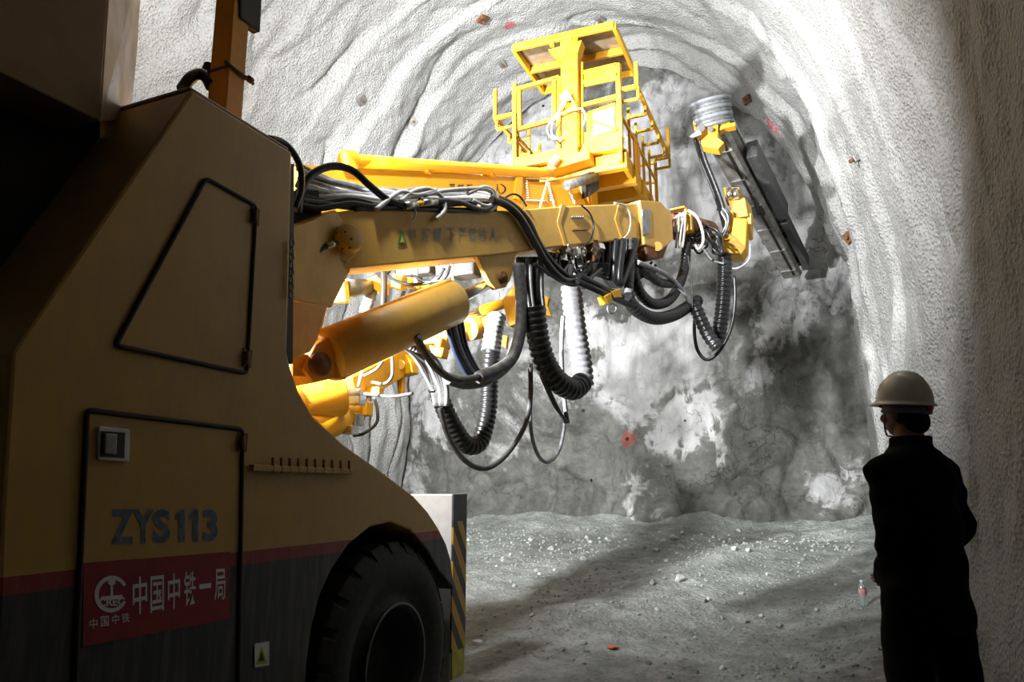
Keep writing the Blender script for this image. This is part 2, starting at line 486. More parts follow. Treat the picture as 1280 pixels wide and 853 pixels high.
FLP = np.stack([GX, GY, GZ], -1); FLB = bvh_of(FLP)
def gz(x, y):
    h = FLB.ray_cast(V((x, y, 5)), V((0, 0, -1))); return h[0].z if h[0] is not None else 0
def muck():
    t = NT('crushed rock floor')
    n0 = t.noise(.6, 5, .6); n1 = t.noise(4, 7, .65); n2 = t.noise(22, 6, .7); n3 = t.noise(75, 4, .65)
    vor = t.n('TexVoronoi'); vor.inputs['Scale'].default_value = 24; t.l(t.pos, vor.inputs['Vector'])
    c = t.ramp(n1, [(.3, (.20, .215, .195)), (.55, (.38, .40, .37)), (.75, (.56, .575, .55))])
    c = t.mix(t.ramp(n0, [(.4, 0.0), (.7, .55)]), c, (.17, .18, .175))
    c = t.mix(t.ramp(n2, [(.52, 0.0), (.7, .7)]), c, (.10, .105, .098))
    c = t.mix(t.ramp(n3, [(.62, 0.0), (.75, .6)]), c, (.52, .52, .50))
    nb = t.bump(n1, .5, .05); nb = t.bump(n2, .7, .03, nb); nb = t.bump(vor.outputs['Distance'], .5, .025, nb); nb = t.bump(n3, .4, .01, nb)
    return t.out(c, t.ramp(n0, [(.35, .6), (.65, .92)]), normal=nb, spec=.3)
grid_object('floor', FLP, muck(), None)

# ---- loose stone
def stone_mesh(name, seed, mat, sub=2):
    rnd = random.Random(seed); bm = bmesh.new(); bmesh.ops.create_icosphere(bm, subdivisions=sub, radius=1)
    pl = [(V((rnd.uniform(-1, 1), rnd.uniform(-1, 1), rnd.uniform(-1, 1))).normalized(), rnd.uniform(.45, .85)) for _ in range(9)]
    for v in bm.verts:
        for n, d in pl:
            k = v.co.dot(n)
            if k > d: v.co -= n * (k - d)
        v.co.x *= 1.2; v.co.z *= .75
    me = bpy.data.meshes.new(name); bm.to_mesh(me); bm.free(); me.materials.append(mat); return me
MR = plain('loose rock', (.36, .365, .345), .85, var=.35, scale=9, bump=.5)
MR2 = plain('pale loose rock', (.60, .60, .58), .85, var=.2, scale=9, bump=.4)
sm = [stone_mesh('rock_fragment', i, MR if i % 3 else MR2) for i in range(7)]
rnd = random.Random(5)
spots = []
for i in range(190):
    if i < 140: px, py = rnd.gauss(730, 90), rnd.gauss(674, 18)
    else: px, py = rnd.uniform(590, 1075), rnd.uniform(665, 845)
    if py < 655: continue
    h = FLB.ray_cast(CAM, ray(px, py).normalized())
    if h[0] is None or h[0].y > 12.0: continue
    if any((h[0] - q).length < .10 for q in spots): continue
    spots.append(h[0])
for i, p in enumerate(spots):
    o = bpy.data.objects.new('rock_fragment', sm[i % 7]); COL.objects.link(o)
    s = rnd.choice((.02, .025, .03, .035, .05)) * rnd.uniform(.8, 1.3)
    o.location = (p.x, p.y, p.z + s * .3); o.scale = (s, s * rnd.uniform(.7, 1.1), s)
    o.rotation_euler = (rnd.uniform(-.3, .3), rnd.uniform(-.3, .3), rnd.uniform(0, 6.3))
    tag(o, 'small angular grey rock fragment lying loose on the tunnel floor', 'rock', 'loose rock fragments on the floor')
# fine gravel nobody could count
hb2 = FLB.ray_cast(CAM, ray(766, 812).normalized())[0]
mb = MB()
ico = bmesh.new(); bmesh.ops.create_icosphere(ico, subdivisions=1, radius=1); ico.verts.ensure_lookup_table()
iv = [v.co.copy() for v in ico.verts]; ifc = [[v.index for v in f.verts] for f in ico.faces]; ico.free()
for i in range(2600):
    y = rnd.uniform(5.5, 11.6); x = rnd.uniform(-6, .35)
    s = rnd.uniform(.006, .02) * (1.4 if y > 10 else 1)
    if (x - hb2.x) ** 2 + (y - hb2.y) ** 2 < .02: continue
    if any((x - q.x) ** 2 + (y - q.y) ** 2 < .014 for q in spots): continue
    z = gz(x, y); R = Euler((rnd.uniform(0, 6), rnd.uniform(0, 6), 0)).to_matrix()
    q = V((rnd.uniform(.8, 1.3), rnd.uniform(.7, 1), rnd.uniform(.5, .8))) * s
    mb.add([R @ V((v.x * q.x * rnd.uniform(.8, 1.2), v.y * q.y, v.z * q.z)) + V((x, y, z + s * .2)) for v in iv], ifc)
g = obj('gravel', mb, MR, fixn=False); tag(g, 'fine grey gravel strewn over the tunnel floor', 'gravel', None, 'stuff')

# ---- anchor plates of the rock bolts on the lining
def frame_of(n):
    n = n.normalized(); a = n.cross(V((0, 1, 0))).normalized(); b = n.cross(a); return a, b, n
for (px, py, s, lab) in ((450, 124, .15, 'square steel anchor plate alone on bright shotcrete above the yellow telescopic boom'),
                    (603, 23, .16, 'rusty anchor plate near the top of the vault, left of the red paint mark'),
                    (628, 79, .12, 'small anchor plate in a crease left of the basket roof'),
                    (516, 152, .13, 'anchor plate in shadowed folds between the lone bright plate and the basket'),
                    (624, 174, .13, 'anchor plate beside the left basket railing'),
                    (750, 22, .14, 'anchor plate just above the yellow basket roof'),
                    (935, 125, .14, 'rusty anchor plate upper right of the hose drum'),
                    (939, 162, .13, 'pale anchor plate between the hose drum and the red scribble'),
                    (1062, 296, .14, 'rusty anchor plate on the brightly lit right wall'),
                    (1073, 197, .07, 'tiny plate standing in for a dark hole high on the bright right wall')):  # last entry is a plate put in place of a dark hole
    p, n = hit(px, py, VBVH)
    if p is None: continue
    if n.dot(CAM - p) < 0: n = -n
    a, b, n = frame_of(n); R = Matrix((a, b, n)).transposed()
    rt = root('anchor_plate', p, lab, 'anchor plate')
    ang = Matrix.Rotation(rnd.uniform(-.5, .5), 3, 'Z'); R2 = R @ ang
    obj('plate', MB().box(p + n * .02, s, s, .06, R2), M['rust'] if 'rusty' in lab else M['steel'], rt, .004)
    obj('bolt_head', MB().cyl(p + n * .04, p + n * .10, .022, 6), M['rust'], rt)

# ================================================================== the drilling jumbo
J = root('drilling_jumbo', (-3.5, 3.4, gz(-3.5, 3.4)), 'yellow three-boom tunnel drilling jumbo with black hydraulic hoses and a raised work basket', 'drilling rig')
BX = -2.25
PB = (V((BX, 0, 0)), V((1, 0, 0)))
def bp(px, py, off=0): return at(px, py, X=BX + off)
# ---- hull: side outline extruded across the machine
out = [(240, 112), (365, 190), (362, 330), (359, 440), (364, 462), (374, 490), (392, 521), (430, 556), (475, 588), (517, 620), (535, 640), (548, 660), (558, 680), (564, 700), (568, 738)]
arch = [(548, 713), (533, 687), (513, 663), (488, 653), (463, 659), (436, 681), (415, 712), (400, 745), (390, 785), (384, 830), (381, 880)]
low = [(300, 960), (80, 1010), (-40, 1000), (-6, 853), (2, 640), (15, 440)]
side = [bp(*q) for q in out + arch + low]
hull = MB(); nV = len(side)
hull.prism(side, (-2.7, 0, 0))
obj('body', hull, M['hull'], J, .012)
# dark inner arch liner + skirt
ar = [bp(*q) for q in arch]
lin = MB()
for i in range(len(ar) - 1):
    pass
c0 = sum((a for a in ar), V()) / len(ar)
# top cap over the hood
mb = MB()
cp = [bp(241, 109), bp(365, 187), bp(365, 190), bp(241, 113)]
mb.prism([p + V((-.02, 0, .012)) for p in cp], (-1.0, 0, 0)); obj('hood_lid', mb, M['cream'], J, .01)
# black edge strip where the hood ends, with safety chain
mb = MB(); mb.prism([bp(360, 205, -.03), bp(368, 205, -.03), bp(366, 455, -.03), bp(358, 445, -.03)], (-.10, 0, 0)); obj('edge_seal', mb, M['black'], J)
# stringy chain
def chain(name, a, b, link, mat, par, sag=0):
    a, b = V(a), V(b); L = (b - a).length; n = max(3, int(L / (link * 1.45))); mb = MB(); d = (b - a).normalized()
    s1 = d.cross(V((.3, 1, .2))).normalized(); s2 = d.cross(s1)
    for i in range(n):
        t = (i + .5) / n; c = a.lerp(b, t) - V((0, 0, sag * 4 * t * (1 - t))); s = s1 if i % 2 else s2
        ring = [c + d * math.cos(q * math.pi / 4) * link + s * math.sin(q * math.pi / 4) * link * .55 for q in range(8)]
        mb.tube(ring + ring[:1], link * .2, 5, False)
    return obj(name, mb, mat, par)
chain('safety_chain', bp(365, 300, .02), bp(364, 372, .02), .022, M['steel'], J)

# ---- hatch and door: slab with gasket frame
def rounded(pts, r=6, n=4):
    o = []
    m = len(pts)
    for i in range(m):
        a, b, c = V((*pts[i - 1], 0)), V((*pts[i], 0)), V((*pts[(i + 1) % m], 0))
        u = (a - b).normalized() * r; w = (c - b).normalized() * r
        for k in range(n + 1):
            t = k / n; q = b + u * (1 - t) ** 2 + w * t * t; o.append((q.x, q.y))
    return o
def hatch(name, pts, mat):
    r = rounded(pts); loop = [bp(*q, .006) for q in r]
    d = obj(name, MB().prism([bp(*q, .004) for q in r], (-.03, 0, 0)), mat, J, 0)
    obj('gasket', MB().tube(loop + loop[:2], .010, 6, False), M['gasket'], d)
    return d
def hinge(p0, p1, par): return obj('hinge', MB().cyl(bp(*p0, .016), bp(*p1, .016), .013, 10).box((bp(*p0, .006) + bp(*p1, .006)) / 2, .008, .05, .08), M['rust'], par)
h1 = hatch('service_hatch', [(257, 223), (320, 258), (308, 467), (144, 432)], M['hull'])
hinge((319, 262), (318, 278), h1); hinge((309, 440), (308, 456), h1)
h2 = hatch('service_door', [(109, 513), (303, 537), (297, 900), (90, 930)], M['hull'])
hinge((303, 545), (303, 562), h2)
# latch
lt = obj('latch_frame', MB().prism([bp(*q, .004) for q in rounded([(121, 533), (160, 537), (159, 578), (120, 575)], 3, 3)], (.012, 0, 0)), M['white'], h2, .003)
lt['label'] = 'pale metal latch frame'
obj('latch_recess', MB().prism([bp(*q, .017) for q in [(126, 539), (156, 541), (155, 573), (125, 571)]], (.002, 0, 0)), M['black'], h2)
obj('latch_paddle', MB().prism([bp(*q, .020) for q in [(129, 542), (144, 543), (143, 569), (128, 567)]], (.012, 0, 0)), M['steel'], h2, .004)

# ---- lettering
def text_mesh(txt, bold=0):
    cu = bpy.data.curves.new('t', 'FONT'); cu.body = txt; cu.size = 1; cu.offset = bold; cu.resolution_u = 3
    o = bpy.data.objects.new('t', cu); COL.objects.link(o)
    dg = bpy.context.evaluated_depsgraph_get(); me = bpy.data.meshes.new_from_object(o.evaluated_get(dg))
    vs = [v.co.copy() for v in me.vertices]; fs = [list(p.vertices) for p in me.polygons]
    bpy.data.objects.remove(o); bpy.data.curves.remove(cu); bpy.data.meshes.remove(me)
    return vs, fs
def quad_map(vs, q):
    """q: tl, tr, br, bl in 3-D"""
    x0, x1 = min(v.x for v in vs), max(v.x for v in vs); y0, y1 = min(v.y for v in vs), max(v.y for v in vs)
    o = []
    for v in vs:
        u = (v.x - x0) / (x1 - x0); w = (v.y - y0) / max(y1 - y0, 1e-6)
        o.append((q[3].lerp(q[2], u)).lerp(q[0].lerp(q[1], u), w))
    return o
def numeral_one():
    return [V((.0, .0, 0)), V((.22, 0, 0)), V((.22, 1, 0)), V((.06, 1, 0)), V((-.16, .82, 0)), V((-.16, .66, 0)), V((0, .76, 0))], [list(range(7))]
def lettering(txt, q, mat, par, bold=0, name='lettering', label=None):
    vs, fs = numeral_one() if txt == '1' else text_mesh(txt, bold)
    return obj(name, MB().add(quad_map(vs, q), fs), mat, par, 0, label, False)
for ch, x0, x1 in zip('ZYS113', (139, 166, 191, 219, 236, 254), (167, 192, 213, 231, 248, 272)):
    yb = lambda x: 681 - (x - 139) * .03
    lettering(ch, [bp(x0, 637, .006), bp(x1, 637, .006), bp(x1, yb(x1), .006), bp(x0, yb(x0), .006)], M['letterblue'], h2, .035)
st = obj('sticker', MB().prism([bp(104, 704, .006), bp(200, 697, .006), bp(288, 690, .006), bp(287, 732, .006), bp(287, 774, .006), bp(240, 783, .006), bp(103, 809, .006)], (.002, 0, 0)), M['redpaint'], J, label='red company sticker with white lettering')
so = .0095
def cell(x0, x1, yt0, yt1, yb0, yb1): return [bp(x0, yt0, so), bp(x1, yt1, so), bp(x1, yb1, so), bp(x0, yb0, so)]
for ch, a in zip('中国中铁一局', [(166, 184, 722, 720, 771, 765), (188, 205, 721, 719, 767, 763), (210, 225, 718, 716, 764, 759), (230, 245, 715, 714, 760, 754), (249, 264, 731, 729, 737, 735), (268, 282, 712, 711, 753, 749)]):
    lettering(ch, cell(*a), M['letterwhite'], st, .012)
for ch, a in zip('中国中铁', [(112, 122, 774, 773, 787, 786), (126, 136, 771, 770, 784, 783), (140, 149, 769, 768, 781, 780), (152, 162, 767, 766, 779, 778)]):
    lettering(ch, cell(*a), M['letterwhite'], st, .008)
# round emblem: open ring, rail section, plinth with letters
mb = MB(); cx, cy, rx, ry = 139, 743, 21, 23
def em(a, k): return (cx + rx * k * math.cos(a), cy - ry * k * math.sin(a) - (rx * k * math.cos(a)) * .05)
for i in range(36):
    a0 = math.radians(28 + 304 * i / 36); a1 = math.radians(28 + 304 * (i + 1) / 36)
    w0 = .18 + .07 * math.sin(math.pi * i / 36)
    mb.prism([bp(*em(a0, 1), so), bp(*em(a1, 1), so), bp(*em(a1, 1 - w0), so), bp(*em(a0, 1 - w0), so)], (.0008, 0, 0))
for pl in ([(135, 725), (144, 724), (144, 730), (141, 732), (141, 745), (138, 745), (138, 732), (135, 730)], [(127, 746), (152, 744), (155, 749), (124, 751)]):
    mb.prism([bp(*q, so) for q in pl], (.0008, 0, 0))
obj('emblem', mb, M['letterwhite'], st)
lettering('CREC', [bp(123, 749, so + .001), bp(156, 747, so + .001), bp(156, 757, so + .001), bp(123, 759, so + .001)], M['letterwhite'], st, .03)
# small triangular warning label
wl = obj('warning_label', MB().prism([bp(*q, .003) for q in [(318, 805), (336, 802), (336, 832), (318, 835)]], (.002, 0, 0)), M['white'], J, label='small white label with warning triangle')
obj('warning_triangle', MB().prism([bp(*q, .006) for q in [(327, 808), (334, 829), (320, 831)]], (.001, 0, 0)), M['chevyellow'], wl)
obj('warning_mark', MB().prism([bp(*q, .008) for q in [(327, 814), (330.5, 826), (323.5, 827)]], (.001, 0, 0)), M['letterblack'], wl)
# row of pegs
pg = MB(); a, b = bp(314, 585, .02), bp(440, 590, .02); pg.bar(a, b, .03, .028)
pc = obj('hose_comb', pg, M['hull'], J, .004)
for i in range(10):
    x = 341 + i * 10.6
    obj('peg', MB().cyl(bp(x, 591 + .0 * i, .03), bp(x, 572 + .45 * i, .03), .006, 8), M['rust'], pc)

# ---- front wheel
WC = at(488, 826, X=-2.30); WR = at(483, 675, X=-2.45).z - WC.z
WR = (at(484, 676, X=-2.36).z - WC.z)
tw = .42
prof = [(0.02, .46 * WR), (0.0, .50 * WR), (-.015, .56 * WR), (.03, .66 * WR), (.045, .78 * WR), (.03, .88 * WR), (0.0, .95 * WR), (-.05, .975 * WR), (-.37, .975 * WR), (-.42, .92 * WR), (-.44, .75 * WR), (-.42, .5 * WR)]
wh = obj('wheel', MB().lathe(WC, (1, 0, 0), prof, 72), M['rubber'], J)
lug = MB()
for i in range(24):
    a = 2 * math.pi * i / 24
    for sgn, x0, x1 in ((0, .03, -.19), (1, -.22, -.43)):
        a2 = a + (math.pi / 24 if sgn else 0); da = .10
        prf = []
        vs = []
        for (aa) in (a2 - da, a2 + da):
            for (xx, rr) in ((x0, .90), (x0 - .04 if not sgn else x0, 1.0), (x1 if not sgn else x1 + .03, 1.0), (x1, .94), ):
                sk = .10 * (xx - x0) * (1 if not sgn else -1)
                q = aa + sk; vs.append(WC + V((xx, math.cos(q) * rr * WR, math.sin(q) * rr * WR)))
        vs = [vs[0], vs[1], vs[2], vs[3], vs[4], vs[5], vs[6], vs[7]]
        lug.add(vs, [(0, 1, 2, 3), (7, 6, 5, 4), (0, 4, 5, 1), (1, 5, 6, 2), (2, 6, 7, 3), (3, 7, 4, 0)])
obj('tread', lug, M['rubber'], wh, .008)
obj('rim', MB().lathe(WC, (1, 0, 0), [(.03, .47 * WR), (.045, .48 * WR), (.045, .455 * WR), (0, .44 * WR), (-.16, .42 * WR), (-.26, .40 * WR), (-.28, .24 * WR), (-.20, .22 * WR), (-.19, .10 * WR), (-.19, 0)], 48), M['grey'], wh)
ln = MB()
for i in range(10):
    a = 2 * math.pi * i / 10; p = WC + V((-.28, math.cos(a) * .32 * WR, math.sin(a) * .32 * WR)); ln.cyl(p, p + V((.03, 0, 0)), .016, 6)
obj('wheel_nut', ln, M['steel'], wh)
# arch liner behind the wheel
ml = MB(); bk = WC + V((-.62, 0, 0))
ml.box(bk + V((0, 0, .1)), .04, 1.6, 1.9); obj('wheel_arch_liner', ml, M['black'], J)

# ---- front outrigger box with hazard stripes
ob_r = at(580, 622, X=-2.12)
SX = -2.30
s0 = at(566, 620, X=SX); s1 = at(580.5, 618, X=SX); zt = at(573, 618, X=SX).z
y0, y1 = s0.y, s1.y + .02
ob = obj('outrigger_box', MB().box((SX - .42, (y0 + y1) / 2, zt - .62), .84, y1 - y0, 1.24), M['white'], J, .008)
zc = at(573, 652, X=SX).z
obj('box_end_cap', MB().box((SX + .004, (y0 + y1) / 2, (zt + zc) / 2), .012, y1 - y0 + .004, zt - zc), M['grey'], ob)
zl = at(573, 812, X=SX).z; zb = at(573, 845, X=SX).z
obj('hazard_stripes', MB().box((SX + .004, (y0 + y1) / 2, (zc + zl) / 2), .012, y1 - y0 + .004, zc - zl), M['chevron'], ob)
obj('yellow_label', MB().box((SX + .004, (y0 + y1) / 2, (zl + zb) / 2), .013, (y1 - y0) * .9, zl - zb), M['chevyellow'], ob)
gg = gz(SX - .1, (y0 + y1) / 2)
obj('jack_leg', MB().cyl((SX - .15, (y0 + y1) / 2, gg + .03), (SX - .15, (y0 + y1) / 2, zt - 1.2), .075, 20), M['grey'], ob)
obj('jack_foot', MB().cyl((SX - .15, (y0 + y1) / 2, gg - .02), (SX - .15, (y0 + y1) / 2, gg + .05), .19, 28), M['grey'], ob)
rl = at(549, 742, X=-2.5)
obj('side_reflector', MB().box(rl + V((0, 0, -.04)), .02, .05, .11), M['orange'], ob)

# ---- operator cab at upper left
CXP = -2.45
def cb(px, py, off=0): return at(px, py, X=CXP + off)
cab = obj('cab', MB().prism([cb(-60, -60), cb(139, -60), cb(125, 152), cb(0, 90), cb(-60, 60)], (-1.6, 0, 0)), M['cabbrown'], J, .006)
cor_b = cb(126, 152); cor_t = cb(140, -60)
nrm = V((.72, .69, 0)).normalized(); pl = (cor_b, nrm)
obj('cab_pillar', MB().prism([cor_t, on(179, -60, pl), on(172, 60, pl), on(163, 150, pl), cor_b], -nrm * .10), M['cream'], cab, .004)
# black slab standing in for the shaded gap below the roof box
mb = MB(); mb.prism([cb(-80, 40, -.22), cb(0, 86, -.22), cb(125, 148, -.22), cb(122, 330, -.22), cb(40, 560, -.22), cb(-80, 560, -.22)], (-1.3, 0, 0))
obj('cab_shade_slab', mb, M['black'], cab)

# ---- canopy post
p0 = at(291, 165, X=-2.48); p1 = at(308, -60, X=-2.48)
w = .125
post = obj('canopy_post', MB().bar(p0 + V((-w / 2, -.0, -.1)), p1 + V((-w / 2, 0, 0)), w, .105, (0, 1, 0)), M['orange'], J, .004)
pd = (p1 - p0).normalized()
q0 = at(318, 42, X=-2.475); 
obj('post_pad', MB().prism([at(*q, X=-2.47) for q in [(299, -40), (330, -40), (326, 41), (300, 22)]], (-.05, 0, 0)), M['black'], post, .01)
cc = at(297, 90, X=-2.48) + V((-w / 2, 0, 0))
cl = MB().box(cc, w + .02, .125, .012); cl.cyl(cc + V((.07, -.09, .0)), cc + V((.07, .10, -.01)), .009, 8).cyl(cc + V((.07, .06, 0)), cc + V((.07, .09, 0)), .017, 6)
obj('post_clamp', cl, M['rust'], post)
mb = MB(); mb.tube(smooth_path([at(228, 112, X=-2.7), at(238, 98, X=-2.7), at(250, 93, X=-2.7), at(258, 97, X=-2.65), at(264, 108, X=-2.6)]), .03, 10); obj('roof_cable', mb, M['hose'], J)
mb = MB(); mb.tube(smooth_path([at(262, 82, X=-2.75), at(258, 95, X=-2.75), at(268, 104, X=-2.7)]), .03, 10); obj('roof_cable', mb, M['hose'], J)

# ---- boom pedestal
PX = -2.72
def pp(px, py, off=0): return at(px, py, X=PX + off)
ped = obj('pedestal', MB().prism([pp(366, 285), pp(392, 276), pp(420, 262), pp(446, 300), pp(440, 335), (pp(415, 385)), pp(366, 376)], (-.55, 0, 0)), M['tan'], J, .01)
obj('pedestal_bracket', MB().prism([pp(364, 376, .06), pp(410, 382, .06), pp(397, 425, .06), pp(388, 440, .06), pp(364, 450, .06)], (-.06, 0, 0)), M['orange'], ped, .006)
obj('pedestal_bracket', MB().prism([pp(364, 376, -.3), pp(410, 382, -.3), pp(400, 425, -.3), pp(364, 450, -.3)], (-.06, 0, 0)), M['orange'], ped, .006)
fd = MB(); fd.box((-3.6, 3.3, .95), 1.9, 1.4, .5); fd.box((-3.9, 2.85, 2.2), 1.2, .4, 1.2)
obj('front_deck', fd, M['tan'], J, .02)

# ---- main (right) boom, on its own vertical plane
B0 = pp(430, 300, .0); B1 = at(830, 282, Y=7.5)
bd = (B1 - B0); bh = V((bd.x, bd.y, 0)).normalized(); bn = V((bh.y, -bh.x, 0))      # side facing the camera
if bn.x < 0: bn = -bn
PBM = (B0, bn)
def bo(px, py, off=0.0): return on(px, py, (B0 + bn * off, bn))
boom = obj('boom', MB().prism([bo(392, 283), bo(412, 266), bo(440, 262), bo(520, 263), bo(640, 263), bo(700, 258), bo(800, 254), bo(808, 256), bo(806, 299), bo(760, 302), bo(700, 308), bo(617, 319), bo(520, 328), bo(437, 336), bo(408, 330), bo(394, 312)], -bn * .30), M['tan'], J, .012)
# weld collars along the beam
for (x, yt, yb) in ((702, 257, 307), (774, 255, 301)):
    obj('weld_rib', MB().prism([bo(x, yt - 1, .01), bo(x + 6, yt - 1, .01), bo(x - 1, (yt + yb) / 2 - 4, .01), bo(x + 7, yb, .01), bo(x + 4, yb, .01), bo(x - 5, (yt + yb) / 2 - 4, .01)], -bn * .02), M['tan'], boom)
for (x, y, n) in ((714, 272, 6), (716, 288, 7)):
    bl = MB()
    for i in range(n):
        p = bo(x + i * 2.7, y - i * .1, .0); bl.cyl(p, p + bn * .025, .011, 6)
    obj('bolt_row', bl, M['steel'] if y < 280 else M['rust'], boom)
# boom head: wider block, then the rotary joint
hd = obj('boom_head', MB().prism([bo(800, 250, .04), bo(826, 252, .04), bo(840, 268, .04), bo(842, 300, .04), bo(828, 312, .04), bo(806, 306, .04)], -bn * .40), M['tan'], J, .012)
obj('slide_pad', MB().prism([bo(803, 262, .05), bo(813, 262, .05), bo(813, 292, .05), bo(804, 293, .05)], -bn * .02), M['steel'], hd)
# pivot pin with cover
pc0 = bo(430, 301)
obj('pivot_flange', MB().prism([bo(412, 279, .012), bo(436, 276, .012), bo(448, 292, .012), bo(446, 318, .012), bo(434, 329, .012), bo(416, 322, .012)], -bn * .05), M['tan'], boom, .01)
obj('pivot_pin', MB().lathe(bo(429, 301, 0), bn, [(0, .085), (.04, .085), (.045, .098), (.075, .098), (.085, .088), (.10, .086), (.108, .075), (.108, 0)], 36), M['tan'], boom)
bl = MB()
for i in range(6):
    a = i * math.pi / 3 + .4; p = bo(429, 301, .105) + bh * math.cos(a) * .06 + V((0, 0, math.sin(a) * .06)); bl.cyl(p, p + bn * .012, .008, 6)
obj('pin_bolt', bl, M['rust'], boom)
# lettering on the boom
xs_ = [510, 527, 542, 559, 573, 586, 598, 612]
for ch, x in zip('伸缩臂下严禁站人', xs_):
    lettering(ch, [bo(x, 285, .004), bo(x + 10, 284.5, .004), bo(x + 10, 302, .004), bo(x, 302.5, .004)], M['lettergrey'], boom, .008)
obj('warning_triangle', MB().prism([bo(502, 287, .004), bo(509, 305, .004), bo(497, 306, .004)], bn * .002), M['green'], boom)
obj('warning_mark', MB().prism([bo(502.3, 294, .007), bo(505.5, 303, .007), bo(500, 303.5, .007)], bn * .002), M['chevyellow'], boom)
# clevis under the boom and the lift cylinder
cv = obj('boom_clevis', MB().prism([bo(596, 319, -.02), bo(646, 315, -.02), bo(640, 345, -.02), bo(633, 359, -.02), bo(620, 362, -.02), bo(612, 352, -.02)], -bn * .05).prism([bo(596, 319, -.22), bo(646, 315, -.22), bo(638, 352, -.22), bo(620, 360, -.22)], -bn * .05), M['tan'], boom, .008)
obj('clevis_pin', MB().lathe(bo(627, 347, -.02), bn, [(0, .05), (.025, .05), (.03, .04), (.03, .02), (.04, .018), (.04, 0)], 24), M['rust'], boom)
LC0 = on(408, 446, (B0 - bn * .12, bn)); LC1 = on(566, 377, (B0 - bn * .12, bn)); LC2 = on(626, 347, (B0 - bn * .12, bn))
ld = (LC1 - LC0).normalized()
cyl = obj('lift_cylinder', MB().lathe(LC0, ld, [(0, 0), (0, .165), (.015, .172), (.03, .172), (.035, .178), ((LC1 - LC0).length - .02, .178), ((LC1 - LC0).length, .170), ((LC1 - LC0).length, .06), ((LC1 - LC0).length - .01, 0)], 64), M['tan'], J)
obj('cylinder_rod', MB().cyl(LC1 - ld * .03, LC2, .045, 24), M['chrome'], cyl)
eye = LC0 - ld * .16
obj('cylinder_eye', MB().prism([LC0 + V((0, 0, .15)) , LC0 + V((0, 0, -.15)), eye + V((0, 0, -.12)), eye - ld * .09 + V((0, 0, .0)), eye + V((0, 0, .12))], -bn * .14).prism([LC0 + V((0, 0, .15)) , LC0 + V((0, 0, -.15)), eye + V((0, 0, -.12)), eye - ld * .09 + V((0, 0, .0)), eye + V((0, 0, .12))], bn * .10), M['orange'], cyl, .008)
pe = on(402, 455, (B0 + bn * .01, bn))
obj('cylinder_pin', MB().lathe(pe - bn * .05, bn, [(0, .075), (.045, .075), (.05, .06), (.05, .04), (.062, .036), (.062, .018), (.07, .014), (.07, 0)], 28), M['rust'], cyl)
obj('cylinder_guard', MB().prism([bo(366, 440, -.05), bo(398, 446, -.05), bo(440, 466, -.05), bo(432, 474, -.05), bo(366, 470, -.05)], -bn * .03), M['orange'], cyl)

# ---- basket boom (centre), yellow, brightly lit
X2 = -3.45
K0 = at(380, 225, X=X2); K1 = at(700, 240, Y=6.6)
kd = K1 - K0; kh = V((kd.x, kd.y, 0)).normalized(); kn = V((kh.y, -kh.x, 0))
def ko(px, py, off=0.0): return on(px, py, (K0 + kn * off, kn))
b2 = obj('basket_boom', MB().prism([ko(372, 205), ko(420, 207), ko(540, 214), ko(652, 222), ko(655, 272), ko(540, 282), ko(372, 280)], -kn * .30), M['yellow'], J, .012)
obj('boom_extension', MB().prism([ko(640, 226, -.02), ko(722, 228, -.02), ko(735, 262, -.02), ko(720, 285, -.02), ko(640, 280, -.02)], -kn * .24), M['yellow'], b2, .01)
br = MB()
for i in range(11):
    for (x, y) in ((657 + i * 2.4, 223 + i * .2), (657 + i * 2.4, 251 + i * .1)):
        p = ko(x, y, -.02); br.cyl(p, p + kn * .03, .008, 6)
for i in range(10):
    for x in (656, 684):
        p = ko(x + i * .3, 224 + i * 3, -.02); br.cyl(p, p + kn * .03, .008, 6)
obj('bolt_row', br, M['white'], b2)
obj('end_flange', MB().prism([ko(646, 220, .03), ko(654, 220, .03), ko(653, 240, .03), ko(649, 250, .03), ko(643, 248, .03)], -kn * .36), M['yellow'], b2, .005)
c0 = ko(436, 201, .02); c1 = ko(690, 217, .02)
k2 = obj('levelling_cylinder', MB().lathe(c0, c1 - c0, [(0, 0), (0, .052), (.02, .056), ((c1 - c0).length * .94, .05), ((c1 - c0).length, .04), ((c1 - c0).length, 0)], 28), M['yellow'], J)
obj('cylinder_collar', MB().cyl(c0 - (c1 - c0).normalized() * .06, c0 + (c1 - c0).normalized() * .05, .085, 28), M['yellow'], k2, .01)
for (x, y) in ((530, 212), (610, 216)): obj('saddle', MB().box(ko(x, y, -.02), .12, .08, .09), M['yellow'], b2, .005)
for ch, x in zip('严禁载人）', (561, 572, 583, 618, 625)):
    lettering(ch, [ko(x, 230, .004), ko(x + 8, 230, .004), ko(x + 8, 243, .004), ko(x, 243, .004)], M['letterblack'], b2)
for (a, b) in (((684, 226), (675, 259)), ((684, 226), (693, 258)), ((706, 226), (718, 254))):
    chain('hanging_chain', ko(*a, .04), ko(*b, .04), .020, M['white'], b2)
obj('tilt_cylinder', MB().cyl(ko(708, 232, .10), ko(744, 222, .10), .05, 20), M['hosedull'], b2)
obj('tilt_mount', MB().prism([ko(736, 215, .1), ko(748, 214, .1), ko(749, 236, .1), ko(738, 245, .1)], -kn * .12), M['black'], b2)

# ---- work basket
YB = 6.9
def wb(px, py, y=YB): return at(px, py, Y=y)
BL = wb(645, 208); BR = wb(776, 172)
xl, xr = BL.x, BR.x; zf = (BL.z + BR.z) / 2
LB = 1.9; yB1 = YB + LB
bk = obj('basket', MB().box(((xl + xr) / 2, YB + LB / 2, zf - .03), xr - xl, LB, .06), M['yellow'], J, .006)
MY = M['yellow']
fr = MB()
